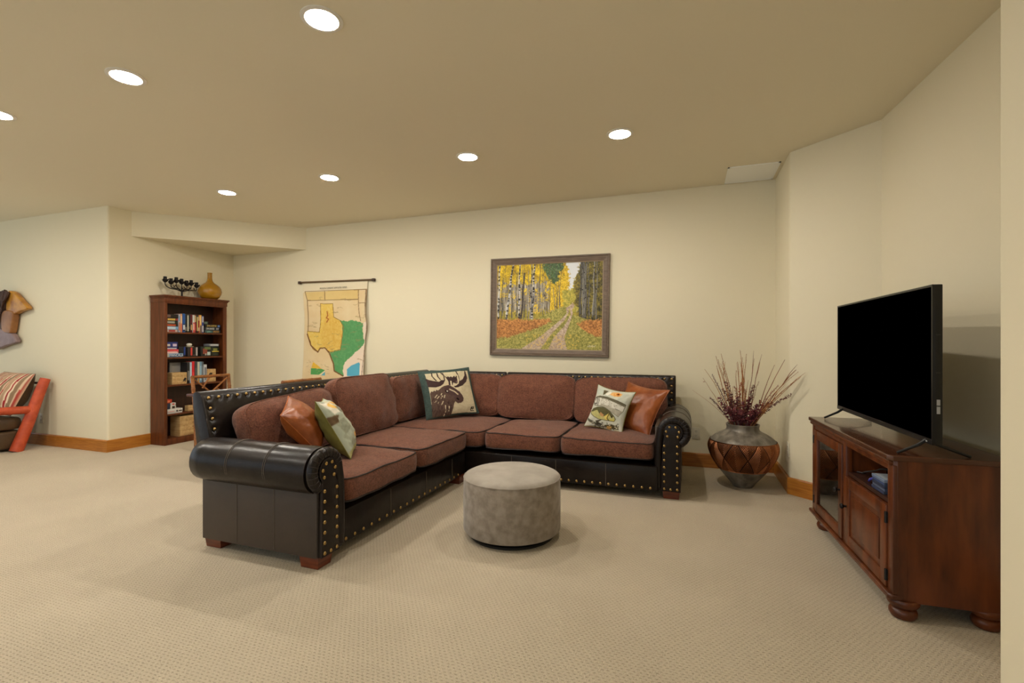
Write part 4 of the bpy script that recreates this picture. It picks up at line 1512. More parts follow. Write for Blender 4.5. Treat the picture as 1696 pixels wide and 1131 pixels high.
branch('twig_branch', 'thin bare twig with one red leaf, leaning left below the arching one', None, (VX - 0.315, VY - 0.03, 0.91), M['twig'], 0.0032, 1, 0.035, M['rust_leaf'], 0, 0.75)
branch('twig_branch', 'hair-thin grey twig drooping furthest left over the vase shoulder', None, (VX - 0.40, VY + 0.02, 0.80), M['twig'], 0.002, 0, 0.01, None, 0)
G3 = 'burgundy leafy stems in the copper vase'
ORD = ('first', 'second', 'third', 'fourth', 'fifth', 'sixth', 'seventh', 'eighth', 'ninth', 'tenth', 'eleventh', 'twelfth', 'thirteenth', 'fourteenth', 'fifteenth', 'sixteenth', 'seventeenth', 'eighteenth')
rows = sorted(((-0.185, 0.74, -0.03), (-0.15, 0.82, 0.02), (-0.13, 0.88, -0.03), (-0.17, 0.70, -0.06), (-0.09, 0.74, 0.05), (-0.05, 0.76, -0.06), (0.0, 0.71, -0.08), (0.03, 0.73, 0.04), (0.055, 0.76, -0.04),
               (-0.12, 0.67, -0.10), (0.10, 0.70, -0.09), (0.145, 0.72, 0.02), (-0.03, 0.65, -0.12), (0.06, 0.65, -0.12), (0.18, 0.70, -0.05), (-0.08, 0.65, -0.11), (0.205, 0.73, -0.08), (0.12, 0.66, -0.12)))
for k, (dx, dz, dy) in enumerate(rows):
    branch('leafy_branch', 'short burgundy leafy stem at the vase mouth, %s from the left' % ORD[k], G3, (VX + dx, VY + dy, dz), M['burgundy'], 0.0045, 38, 0.044, M['burgundy'], 0, 0.15)
for k, (dx, dz, dy) in enumerate(((-0.06, 0.84, 0.03), (-0.02, 0.87, -0.03), (0.02, 0.82, 0.0))):
    branch('leafy_branch', 'rust-leaved stem among the middle tan twigs, %s from the left' % ORD[k], 'rust-leaved stems in the copper vase', (VX + dx, VY + dy, dz), M['red_twig'], 0.0042, 46, 0.028, M['rust_leaf'], 0, 0.3)
branch('leafy_branch', 'dark plume of dense leaves standing right of the middle twigs', None, (VX + 0.085, VY - 0.03, 0.86), M['burgundy'], 0.0045, 90, 0.030, M['burgundy'], 0, 0.3)
branch('leafy_branch', 'thin pale-tipped seed stem just right of the dark plume', None, (VX + 0.125, VY, 0.89), M['twig'], 0.003, 40, 0.014, M['burgundy'], 0, 0.4)
branch('leafy_branch', 'long dark stem with paired leaves pointing far right', None, (VX + 0.335, VY - 0.16, 0.80), M['burgundy'], 0.0045, 80, 0.030, M['burgundy'], 0, 0.25)
branch('leafy_branch', 'rusty leafy stem slanting right above the long dark one', None, (VX + 0.25, VY - 0.10, 0.87), M['red_twig'], 0.004, 50, 0.020, M['rust_leaf'], 0, 0.45)
branch('leafy_branch', 'dark leafy stem leaning lowest to the left of the vase', None, (VX - 0.26, VY - 0.05, 0.745), M['burgundy'], 0.004, 50, 0.024, M['burgundy'], 0, 0.35)
branch('leafy_branch', 'feathery dark stem slanting up left beside the left twig bundle', None, (VX - 0.24, VY + 0.02, 0.94), M['burgundy'], 0.004, 60, 0.020, M['burgundy'], 0, 0.5)

# ------------------------------------------------------------------ television stand (local x along its front, local y to the back)
SA, SB = Vector((0.775, 3.70, 0)), Vector((0.835, 2.54, 0))
SW = (SB - SA).length
sdir = (SB - SA).normalized()
stand = thing('tv_stand', 'dark walnut television cabinet with glass door, panel door and bun feet', 'cabinet', SA, math.atan2(sdir.y, sdir.x))
SD = 0.44
ZT = 0.717


def lobj(name, bm_, m, parent=stand, **k):
    return obj(name, bm_, m, parent, wc=False, **k)


# carcass
lobj('side_panel', new(((0.008, 0.03, 0.086), (0.035, SD - 0.01, 0.692))), M['stand'], smooth=False)
sp_ = lobj('side_panel', new(((SW - 0.035, 0.035, 0.084), (SW - 0.002, SD - 0.01, 0.693))), M['stand'], smooth=False)
lobj('back_panel', new(((0.03, SD - 0.02, 0.10), (SW - 0.03, SD - 0.01, 0.672))), colour('black_board', (22, 14, 11), 0.6), smooth=False)  # gloom of the niche painted on, board darkened nearly to black
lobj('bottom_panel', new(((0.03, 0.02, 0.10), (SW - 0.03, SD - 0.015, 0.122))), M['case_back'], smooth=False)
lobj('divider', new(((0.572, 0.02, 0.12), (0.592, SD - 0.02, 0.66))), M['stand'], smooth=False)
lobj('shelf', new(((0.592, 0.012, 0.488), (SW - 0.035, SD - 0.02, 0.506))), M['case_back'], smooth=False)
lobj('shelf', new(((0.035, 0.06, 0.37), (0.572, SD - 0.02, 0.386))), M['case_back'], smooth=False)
for x0, x1 in ((0.0, 0.052), (0.560, 0.604), (SW - 0.052, SW)):
    lobj('stile', new(((x0, 0.0, 0.112), (x1, 0.032, 0.672)), bevel=0.004), M['stand'])
b = bmesh.new()
prism(b, [(SW - 0.02, 0.0), (SW + 0.001, 0.018), (SW + 0.001, 0.052), (SW - 0.02, 0.052)], 0.092, 0.692, 'xy', 0.002)
lobj('corner_post', b, M['stand'])
lobj('top_rail', new(((0.05, 0.002, 0.645), (SW - 0.05, 0.03, 0.675)), bevel=0.003), M['stand'])
b = bmesh.new()
prism(b, [(-0.018, -0.018), (SW - 0.014, -0.018), (SW + 0.004, 0.0), (SW + 0.004, SD), (-0.018, SD)], 0.692, ZT, 'xy', 0.006, 3)
lobj('top', b, M['stand_top'])
b = bmesh.new()
prism(b, [(-0.010, -0.010), (SW - 0.012, -0.010), (SW - 0.012, 0.02), (-0.010, 0.02)], 0.670, 0.693, 'xy', 0.008, 3)
lobj('top_moulding', b, M['stand'])
b = bmesh.new()
prism(b, [(-0.016, -0.016), (SW - 0.012, -0.016), (SW + 0.002, -0.002), (SW + 0.002, 0.035), (-0.016, 0.035)], 0.086, 0.112, 'xy', 0.008, 3)
lobj('base_moulding', b, M['stand'])
for x, y in ((0.065, 0.06), (SW - 0.045, 0.055), (SW - 0.055, SD - 0.085), (0.065, SD - 0.085)):
    b = bmesh.new()
    lathe(b, [(0.030, 0.0), (0.043, 0.004), (0.051, 0.018), (0.052, 0.030), (0.047, 0.042), (0.040, 0.047), (0.043, 0.050), (0.054, 0.058), (0.060, 0.070), (0.060, 0.080), (0.055, 0.088)], 32, (x, y, 0))
    lobj('bun_foot', b, M['stand'])


def door_frame(x0, x1, z0, z1, st, y0=-0.006, y1=0.016):
    bm_ = bmesh.new()
    for lo, hi in (((x0, y0, z0), (x0 + st, y1, z1)), ((x1 - st, y0, z0), (x1, y1, z1)), ((x0 + st, y0, z0), (x1 - st, y1, z0 + st)), ((x0 + st, y0, z1 - st), (x1 - st, y1, z1))):
        box(bm_, lo, hi, 0.003)
    return bm_


gd = lobj('door', door_frame(0.056, 0.556, 0.120, 0.642, 0.055), M['stand'])
gd['label'] = 'glass door on the left'
lobj('glass_pane', new(((0.105, 0.004, 0.17), (0.507, 0.008, 0.592))), M['glass'], gd, smooth=False)
pd = lobj('door', door_frame(0.608, SW - 0.056, 0.120, 0.484, 0.058), M['stand'])
pd['label'] = 'panelled door on the right'
b = bmesh.new()
prism(b, [(0.655, 0.17), (SW - 0.103, 0.17), (SW - 0.103, 0.434), (0.655, 0.434)], 0.002, 0.012, 'xz')
box(b, (0.69, -0.003, 0.205), (SW - 0.138, 0.010, 0.399), 0.006)
lobj('raised_panel', b, M['stand'], pd)
for d_, kx, kz in ((gd, 0.528, 0.385), (pd, 0.632, 0.325)):
    b = bmesh.new()
    lathe(b, [(0.006, 0), (0.005, 0.010), (0.012, 0.016), (0.015, 0.023), (0.011, 0.030), (0.002, 0.032)], 16)
    b.transform(Matrix.Translation((kx, -0.006, kz)) @ Matrix.Rotation(PI / 2, 4, 'X'))
    lobj('knob', b, M['iron'], d_)
for d_, hx, zs in ((gd, 0.052, (0.19, 0.58)), (pd, SW - 0.054, (0.175, 0.43))):
    for z in zs:
        b = bmesh.new()
        tube(b, [(hx, -0.006, z - 0.025), (hx, -0.006, z + 0.025)], 0.006, 8)
        box(b, (hx - 0.008, -0.004, z - 0.024), (hx + 0.008, 0.002, z + 0.024))
        lobj('hinge', b, M['black'], d_)


def in_stand(x, y, z):
    return world_of(stand) @ Vector((x, y, z))


# things in the open niche
ry = stand.rotation_euler.z
for k in range(5):
    c = ((58, 66, 84), (64, 74, 98), (50, 58, 78), (70, 80, 104), (128, 140, 160))[k]
    p = in_stand(0.955 + 0.004 * (k % 3), 0.085 + 0.003 * (k % 2), 0.507 + 0.0135 * k)
    lab = ('lowest', 'second from the bottom', 'middle', 'second from the top', 'topmost')[k]
    t = thing('disc_case', 'blue-grey disc case in the television cabinet niche, %s of the stack' % lab, 'disc case', p, ry, 'disc cases in the niche')
    b = bmesh.new()
    box(b, (-0.068, -0.067, 0.0), (0.068, 0.095, 0.013), 0.0015)
    obj('case', b, colour('case_plastic', c, 0.3), t, wc=False)
    b = new(((-0.064, -0.0676, 0.003), (0.064, -0.0666, 0.010)))
    obj('spine_insert', b, colour('spine_insert', ((44, 56, 92), (84, 92, 116), (40, 46, 70), (60, 76, 120), (96, 112, 140))[k], 0.4), t, wc=False, smooth=False)
    if k == 4:
        b = new(((-0.060, -0.058, 0.0131), (0.060, 0.088, 0.0136)))
        obj('cover_insert', b, colour('cover_insert', (176, 184, 190), 0.3), t, wc=False, smooth=False)
t = thing('media_box', 'black media box at the back of the open niche', 'media player', in_stand(0.76, 0.26, 0.507), ry)
b = bmesh.new()
box(b, (-0.14, -0.08, 0.004), (0.14, 0.09, 0.045), 0.004)
obj('housing', b, M['tv'], t, wc=False)
obj('front_plate', new(((-0.135, -0.0815, 0.008), (0.135, -0.079, 0.041))), colour('gloss_black', (10, 10, 12), 0.15), t, wc=False, smooth=False)
cb = bmesh.new()
tube(cb, smooth_path([in_stand(0.615, 0.05, 0.512), in_stand(0.66, 0.07, 0.516), in_stand(0.70, 0.05, 0.530), in_stand(0.74, 0.09, 0.552), in_stand(0.80, 0.10, 0.575), in_stand(0.84, 0.16, 0.565), in_stand(0.90, 0.22, 0.512)], 6), 0.0035, 6)
o = obj('cable', cb, colour('black_cable', (30, 30, 32), 0.5))
tag(o, 'black cable looping through the open niche behind the disc cases', 'cable')
cb = bmesh.new()
tube(cb, smooth_path([in_stand(0.800, 0.040, 0.513), in_stand(0.835, 0.035, 0.530), in_stand(0.845, 0.055, 0.538), in_stand(0.82, 0.07, 0.530), in_stand(0.805, 0.05, 0.522)], 5), 0.006, 6)
o = obj('cable', cb, colour('blue_cable', (58, 64, 168), 0.4))
tag(o, 'short coiled blue cable on the niche shelf beside the disc cases', 'cable')

# ------------------------------------------------------------------ television
TA, TB = Vector((0.930, 3.742, 0)), Vector((0.968, 2.517, 0))
tdir = (TB - TA).normalized()
TW = (TB - TA).length
tv = thing('television', 'large black flat-screen television on splayed metal feet on the cabinet', 'television', (TA + TB) / 2 + Vector((0, 0, ZT)), math.atan2(tdir.y, tdir.x))
z0, z1 = 0.060, 0.735
hw = TW / 2
b = bmesh.new()
box(b, (-hw, 0.0, z0), (hw, 0.034, z1), 0.004)
obj('cabinet_shell', b, M['tv'], tv, wc=False)
b = bmesh.new()
box(b, (-hw * 0.72, 0.03, z0 + 0.06), (hw * 0.72, 0.075, z1 - 0.2), 0.015, 3)
obj('rear_housing', b, M['tv'], tv, wc=False)
obj('screen', new(((-hw + 0.010, -0.0015, z0 + 0.022), (hw - 0.010, 0.001, z1 - 0.010))), M['screen'], tv, wc=False, smooth=False)
b = new(((-hw, -0.004, z0 - 0.002), (hw, 0.002, z0 + 0.018)), ((-hw, -0.003, z0), (-hw + 0.008, 0.001, z1)), ((hw - 0.008, -0.003, z0), (hw, 0.001, z1)), ((-hw, -0.003, z1 - 0.008), (hw, 0.001, z1)))
obj('bezel', b, colour('bezel_black', (22, 22, 23), 0.3), tv, wc=False, smooth=False)
obj('brand_mark', new(((hw - 0.075, -0.0048, z0 + 0.004), (hw - 0.040, -0.0035, z0 + 0.010))), M['silver'], tv, wc=False, smooth=False)
obj('side_label', new(((hw - 0.0005, 0.012, z0 + 0.13), (hw + 0.0008, 0.024, z0 + 0.19))), M['silver'], tv, wc=False, smooth=False)
for z in (0.52, 0.36, 0.22):
    obj('vent_slot', new(((hw - 0.0005, 0.010, z), (hw + 0.0008, 0.026, z + 0.006))), M['slot'], tv, wc=False, smooth=False)
for x in (-hw + 0.10, hw - 0.06):
    b = bmesh.new()
    tube(b, [(x, -0.105, 0.006), (x, -0.03, 0.045), (x, 0.0, z0 + 0.008), (x, 0.03, 0.055), (x, 0.155, 0.006)], [0.006, 0.007, 0.009, 0.007, 0.006], 8)
    obj('foot', b, M['black'], tv, wc=False)

# ------------------------------------------------------------------ bookcase
BX0, BX1, BY0, BY1 = -6.042, -5.80, 3.945, 4.760
case = thing('bookcase', 'tall mahogany bookcase with five open shelves against the left wall', 'bookcase', ((BX0 + BX1) / 2, (BY0 + BY1) / 2, 0))
obj('side_panel', new(((BX0, BY0, 0), (BX1 - 0.004, BY0 + 0.022, 1.70))), M['case'], case, smooth=False)
obj('side_panel', new(((BX0, BY1 - 0.022, 0), (BX1 - 0.004, BY1, 1.70))), M['case'], case, smooth=False)
obj('stile', new(((BX1 - 0.018, BY0 - 0.002, 0.0), (BX1, BY0 + 0.034, 1.70)), bevel=0.003), M['case'], case)
obj('stile', new(((BX1 - 0.018, BY1 - 0.050, 0.0), (BX1, BY1 + 0.002, 1.70)), bevel=0.003), M['case'], case)
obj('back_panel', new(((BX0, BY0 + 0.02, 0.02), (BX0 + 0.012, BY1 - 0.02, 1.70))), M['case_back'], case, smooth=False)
SH = [1.345, 1.045, 0.712, 0.365]
for z in SH:
    obj('shelf', new(((BX0 + 0.01, BY0 + 0.021, z - 0.020), (BX1 - 0.010, BY1 - 0.021, z)), bevel=0.003), M['case'], case)
obj('bottom_shelf', new(((BX0 + 0.01, BY0 + 0.021, 0.055), (BX1 - 0.010, BY1 - 0.021, 0.075))), M['case'], case, smooth=False)
obj('kick_board', new(((BX1 - 0.016, BY0 + 0.03, 0.0), (BX1 - 0.002, BY1 - 0.045, 0.075)), bevel=0.002), M['case'], case)
obj('top_rail', new(((BX1 - 0.018, BY0 + 0.03, 1.685), (BX1 + 0.001, BY1 - 0.045, 1.755)), bevel=0.002), M['case'], case)
b = bmesh.new()
for lo, hi, bv in (((BX0, BY0 - 0.004, 1.70), (BX1 + 0.006, BY1 + 0.006, 1.752), 0.003), ((BX0, BY0 - 0.012, 1.750), (BX1 + 0.014, BY1 + 0.016, 1.768), 0.006), ((BX0, BY0 - 0.020, 1.766), (BX1 + 0.024, BY1 + 0.026, 1.785), 0.004)):
    box(b, lo, hi, bv)
obj('crown_moulding', b, M['case'], case)
ZTOP = 1.785


def book(label, lo, hi, col, titles=(), group=None, pages=True, rough=0.45, cat='book', name='book', lean=0.0):
    """a box standing in the case: x to the front; titles: (axis fractions along spine, colour)"""
    c = Vector(((lo[0] + hi[0]) / 2, (lo[1] + hi[1]) / 2, lo[2]))
    t = thing(name, label, cat, c, 0, group)
    if lean:
        t.rotation_euler = (lean, 0, 0)
    L = Vector(lo) - c
    H_ = Vector(hi) - c
    up = (H_.z - L.z) > (H_.y - L.y)
    bm_ = bmesh.new()
    box(bm_, L, H_, min(0.0025, min(H_.y - L.y, H_.z - L.z) * 0.15))
    obj('cover', bm_, colour('book_cover', col, rough), t, wc=False)
    if pages:
        e = 0.003
        if up:
            bx = ((L.x + 0.004, L.y + e, L.z + 0.004), (H_.x - 0.006, H_.y - e, H_.z + 0.0006))
        else:
            bx = ((L.x + 0.004, L.y + 0.004, L.z + e), (H_.x - 0.006, H_.y + 0.0006, H_.z - e))
        obj('pages', new(bx), colour('page_edge', (206, 194, 166), 0.8), t, wc=False, smooth=False)
    for ti_, (f0, f1, tcol) in enumerate(titles):
        m_ = 0.16
        pz_ = 0.0006 + 0.0004 * ti_
        if up:
            d = H_.z - L.z
            w_ = H_.y - L.y
            bx = ((H_.x - 0.001, L.y + w_ * m_, L.z + d * f0), (H_.x + pz_, H_.y - w_ * m_, L.z + d * f1))
        else:
            d = H_.y - L.y
            w_ = H_.z - L.z
            bx = ((H_.x - 0.001, L.y + d * f0, L.z + w_ * m_), (H_.x + pz_, L.y + d * f1, H_.z - w_ * m_))
        obj('spine_title', new(bx), colour('spine_print', tcol, 0.5), t, wc=False, smooth=False)
    return t


XF = BX1 - 0.045                       # spines stand a little behind the front edge
IY = BY0 + 0.036                       # inner left side behind the stile
sh = SH[0]
# top shelf, flat stack at the left
fl = [((196, 176, 168), 'pale red-and-cream paperback lying flat, lowest of the stack, top shelf left', ((0.3, 0.8, (168, 60, 50)),)),
      ((120, 168, 206), 'light blue paperback lying flat second from the bottom, top shelf left', ((0.1, 0.8, (196, 214, 226)),)),
      ((40, 26, 22), 'dark paperback with orange lettering lying flat, top shelf left stack', ((0.15, 0.8, (176, 76, 40)),)),
      ((28, 34, 26), 'dark green paperback with grey lettering lying flat, top shelf left stack', ((0.1, 0.75, (150, 152, 140)),)),
      ((30, 26, 24), 'black paperback with yellow lettering lying flat, top shelf left stack', ((0.2, 0.8, (208, 170, 84)), (0.86, 0.98, (176, 52, 48)))),
      ((24, 20, 22), 'black paperback lying on the very top of the left stack', ((0.15, 0.4, (110, 84, 80)),))]
z = sh
for k, (c, lb, ti) in enumerate(fl):
    hgt = (0.033, 0.036, 0.032, 0.036, 0.034, 0.046)[k]
    book(lb, (XF - 0.11, IY, z), (XF + 0.004 * (k % 2), IY + 0.150 + 0.004 * (k % 3), z + hgt), c, ti, 'paperbacks lying flat at the top shelf left')
    z += hgt
up_ = [(0.024, 0.222, (170, 172, 186), ((0.1, 0.55, (190, 116, 84)), (0.6, 0.9, (120, 150, 186))), 'grey-blue book with orange lower spine, leftmost upright on the top shelf'),
       (0.026, 0.228, (206, 150, 110), ((0.05, 0.45, (214, 110, 76)), (0.5, 0.9, (226, 190, 150))), 'salmon and cream spined book, second upright on the top shelf'),
       (0.034, 0.232, (26, 78, 146), ((0.08, 0.45, (40, 40, 46)), (0.15, 0.4, (206, 210, 214))), 'blue-topped book with white lettering on the top shelf'),
       (0.020, 0.224, (34, 34, 36), ((0.1, 0.3, (150, 140, 120)),), 'narrow black book between the blue and the speckled one'),
       (0.026, 0.228, (40, 42, 38), ((0.08, 0.94, (190, 190, 172)),), 'black book with cream lettering down its whole spine, top shelf'),
       (0.020, 0.218, (22, 24, 24), ((0.2, 0.35, (90, 90, 86)),), 'plain black book in the middle of the top shelf row'),
       (0.028, 0.226, (96, 26, 32), ((0.1, 0.5, (40, 24, 26)), (0.14, 0.44, (186, 150, 96))), 'maroon-topped dark book left of the red one, top shelf'),
       (0.026, 0.222, (206, 204, 196), ((0.0, 0.58, (204, 40, 36)), (0.15, 0.5, (240, 150, 130))), 'white and bright red spined book on the top shelf'),
       (0.022, 0.226, (120, 36, 34), ((0.6, 0.95, (196, 170, 112)), (0.1, 0.5, (160, 40, 38))), 'dark red book with tan top right of the bright red one'),
       (0.024, 0.224, (34, 36, 34), ((0.1, 0.9, (196, 176, 112)),), 'black book with gold lettering, right half of the top shelf'),
       (0.018, 0.220, (150, 44, 40), ((0.1, 0.3, (220, 190, 170)), (0.7, 0.95, (210, 190, 150))), 'narrow red paperback right of the gold-lettered book'),
       (0.028, 0.226, (222, 168, 84), ((0.0, 0.42, (96, 86, 86)), (0.5, 0.9, (236, 196, 128))), 'orange-yellow spined book near the right of the upright row'),
       (0.026, 0.218, (58, 68, 130), ((0.05, 0.42, (206, 200, 196)), (0.62, 0.95, (190, 190, 200))), 'blue and white spined book, rightmost upright on the top shelf')]
y = IY + 0.162
for w_, hgt, c, ti, lb in up_:
    book(lb, (XF - 0.12, y, sh), (XF + random.uniform(-0.004, 0.004), y + w_ - 0.0015, sh + hgt), c, ti, 'upright books on the top shelf')
    y += w_ + 0.0005
YR = y + 0.012
tt_ = [((44, 60, 62), ((0.04, 0.48, (74, 110, 108)),), 'teal and orange lettered book lying flat, lowest of the right stack'),
       ((22, 24, 30), ((0.0, 0.02, (90, 90, 94)),), 'black book with white lettering, second from the top of the right stack'),
       ((24, 24, 24), ((0.80, 0.94, (96, 122, 180)),), 'black book with gold lettering and blue emblem on the right stack')]
z = sh
for k, (c, ti, lb) in enumerate(tt_):
    bk = book(lb, (XF - 0.11, YR, z), (XF + 0.003 * k, BY1 - 0.056, z + 0.037), c, ti, 'books lying flat at the top shelf right')
    wd_ = BY1 - 0.056 - YR
    for f_, w_txt, wsc, tc_ in ((((0.25, 'JOHN', 0.8, (150, 196, 178)), (0.72, 'SANDFORD', 0.78, (216, 160, 80))),
                                 ((0.34, 'JOHN SANDFORD', 0.66, (220, 220, 220)), (0.80, 'SECRET', 0.62, (206, 206, 212))),
                                 ((0.42, 'JOHN SANDFORD', 0.80, (214, 182, 100)),))[k]):
        text('lettering', w_txt, 0.034, colour('spine_ink', tc_), bk, Matrix.Translation((XF + 0.003 * k + 0.0012, YR + wd_ * f_, z + 0.018)) @ Matrix.Rotation(PI / 2, 4, 'Z') @ Matrix.Rotation(PI / 2, 4, 'X'), wide=wsc * 0.62)
    z += 0.037
book('small dark book lying above the right stack, its print faint', (XF - 0.09, YR - 0.006, z), (XF - 0.02, YR + 0.065, z + 0.040), (30, 32, 38), ((0.2, 0.8, (96, 110, 96)),))

# second shelf: game boxes
sh = SH[1]


def game_box(label, y0, y1, z0_, z1_, c, lid=None, deco=(), xf=0.0, dp=0.12, grp=None):
    """a carton with lid, printed patches on its front: deco (u0,u1,v0,v1,colour)"""
    xb, xr = XF - dp, XF + xf
    t = thing('game_box', label, 'box', ((xb + xr) / 2, (y0 + y1) / 2, z0_), 0, grp)
    zs = z0_ + (z1_ - z0_) * 0.30
    obj('tray', new(((xb + 0.002, y0 + 0.002, z0_), (xr - 0.002, y1 - 0.002, z1_ - 0.002))), colour('carton', c), t, smooth=False)
    bm_ = bmesh.new()
    box(bm_, (xb, y0, zs), (xr, y1, z1_), 0.0015)
    obj('lid', bm_, colour('carton_lid', lid or c), t)
    for di_, (u0, u1, v0, v1, cc) in enumerate(deco):
        obj('printed_patch', new(((xr - 0.001, y0 + (y1 - y0) * u0, z0_ + (z1_ - z0_) * v0), (xr + 0.0006 + 0.0004 * di_, y0 + (y1 - y0) * u1, z0_ + (z1_ - z0_) * v1))), colour('carton_print', cc), t, smooth=False)
    return t


mc = game_box('flat blue MANCALA game box, lowest of the left stack on the second shelf', IY, IY + 0.205, sh, sh + 0.043, (120, 160, 190), (128, 172, 204), ((0.02, 0.16, 0.1, 0.9, (196, 190, 170)), (0.2, 0.98, 0.12, 0.88, (48, 78, 116))), 0.02)
RXY = Matrix.Rotation(PI / 2, 4, 'Z') @ Matrix.Rotation(PI / 2, 4, 'X')
text('lettering', 'MANCALA', 0.040, colour('white_ink', (226, 232, 236)), mc, Matrix.Translation((XF + 0.0215, IY + 0.122, sh + 0.021)) @ RXY, wide=0.85)
game_box('pink and red game box under the navy box on the second shelf', IY, IY + 0.160, sh + 0.043, sh + 0.094, (226, 178, 172), (206, 74, 78), ((0.05, 0.9, 0.1, 0.45, (232, 190, 184)),), 0.004)
game_box('navy blue game box with white patches, topmost left on the second shelf', IY, IY + 0.152, sh + 0.094, sh + 0.182, (38, 46, 104), (40, 48, 110), ((0.05, 0.4, 0.42, 0.72, (206, 196, 190)), (0.6, 0.92, 0.4, 0.75, (196, 178, 200)), (0.1, 0.9, 0.04, 0.2, (190, 190, 200))), 0.0)
book('black binder with a blue spine strip on the second shelf', (XF - 0.12, IY + 0.172, sh), (XF - 0.012, IY + 0.268, sh + 0.128), (20, 20, 24), ((0.0, 0.0, (20, 20, 24)),), pages=False, cat='binder', name='binder')
obj('spine_strip', new(((XF - 0.013, IY + 0.236, sh + 0.02), (XF - 0.0112, IY + 0.256, sh + 0.12))), colour('blue_strip', (36, 60, 132)), [o for o in C.objects if o.name == 'binder'][0], smooth=False)
y = IY + 0.272
for k, (c, ti, lb) in enumerate((((30, 24, 24), ((0.1, 0.9, (52, 40, 40)),), 'black album left of the red-striped one under the white stone'),
                                ((32, 26, 26), ((0.12, 0.95, (196, 60, 52)),), 'black album with a red spine stripe under the white stone'),
                                ((30, 26, 24), ((0.1, 0.2, (90, 80, 74)),), 'black album right of the red-striped one on the second shelf'),
                                ((34, 30, 30), ((0.1, 0.98, (168, 160, 158)),), 'black album with a white spine stripe on the second shelf'))):
    book(lb, (XF - 0.11, y, sh), (XF + 0.004, y + 0.033, sh + 0.118), c, ti, 'black albums on the second shelf', pages=False)
    y += 0.034
t = thing('round_stone', 'white round stone on a small dish on top of the black albums', 'ornament', (XF - 0.04, IY + 0.325, sh + 0.118))
b = bmesh.new()
lathe(b, [(0.04, 0.0), (0.048, 0.006), (0.048, 0.010), (0.02, 0.011)], 20)
obj('dish', b, colour('bone_dish', (196, 184, 156)), t, wc=False)
b = bmesh.new()
lathe(b, [(0.012, 0.010), (0.026, 0.018), (0.032, 0.030), (0.028, 0.042), (0.014, 0.049), (0.002, 0.050)], 20)
obj('stone', b, colour('white_stone', (232, 226, 208)), t, wc=False)
game_box('dark game box with green and red picture on the second shelf', IY + 0.448, IY + 0.590, sh, sh + 0.125, (26, 28, 24), (28, 30, 26), ((0.2, 0.62, 0.25, 0.8, (130, 62, 44)), (0.35, 0.95, 0.7, 0.95, (96, 112, 62)), (0.62, 0.92, 0.1, 0.45, (186, 202, 196)), (0.4, 0.55, 0.1, 0.3, (170, 160, 150))), 0.0)
gb = game_box('dark green game box with yellow lettering, right end of the second shelf', IY + 0.598, IY + 0.715, sh, sh + 0.112, (32, 38, 26), (34, 40, 28), ((0.12, 0.94, 0.48, 0.6, (206, 180, 70)), (0.25, 0.75, 0.62, 0.9, (126, 130, 60)), (0.2, 0.8, 0.1, 0.35, (56, 60, 44))), -0.01)
game_box('grey box lying on the dark green game box, second shelf right end', IY + 0.575, IY + 0.710, sh + 0.128, sh + 0.160, (128, 130, 134), (140, 142, 146), ((0.1, 0.9, 0.25, 0.75, (196, 196, 196)),), -0.01)
obj('spacer_lid', new(((XF - 0.12, IY + 0.590, sh + 0.112), (XF - 0.02, IY + 0.712, sh + 0.128))), colour('carton_lid', (30, 34, 28)), gb, smooth=False)

# third shelf
sh = SH[2]


def crate(label, y0, y1, z0_, z1_, x0, x1, slat_n, mark):
    t = thing('wooden_box', label, 'box', ((x0 + x1) / 2, (y0 + y1) / 2, z0_))
    d = 0.010
    h_ = (z1_ - z0_) / slat_n
    for k in range(slat_n):
        obj('plank', new(((x1 - d, y0, z0_ + h_ * k + 0.0006), (x1, y1, z0_ + h_ * (k + 1) - 0.0006)), bevel=0.001), M['pine'], t)
    obj('end_board', new(((x0, y0, z0_), (x1 - d, y0 + d, z1_))), M['pine'], t, smooth=False)
    obj('end_board', new(((x0, y1 - d, z0_), (x1 - d, y1, z1_))), M['pine'], t, smooth=False)
    obj('rear_board', new(((x0, y0 + d, z0_), (x0 + d, y1 - d, z1_))), M['pine'], t, smooth=False)
    obj('bottom_board', new(((x0 + d, y0 + d, z0_), (x1 - d, y1 - d, z0_ + d))), M['pine'], t, smooth=False)
    for poly in mark:
        b_ = bmesh.new()
        prism(b_, [(y0 + (y1 - y0) * u, z0_ + (z1_ - z0_) * v) for u, v in poly], x1 - 0.0005, x1 + 0.0008, 'yz')
        obj('printed_mark', b_, M['lettering'], t, smooth=False)
    return t


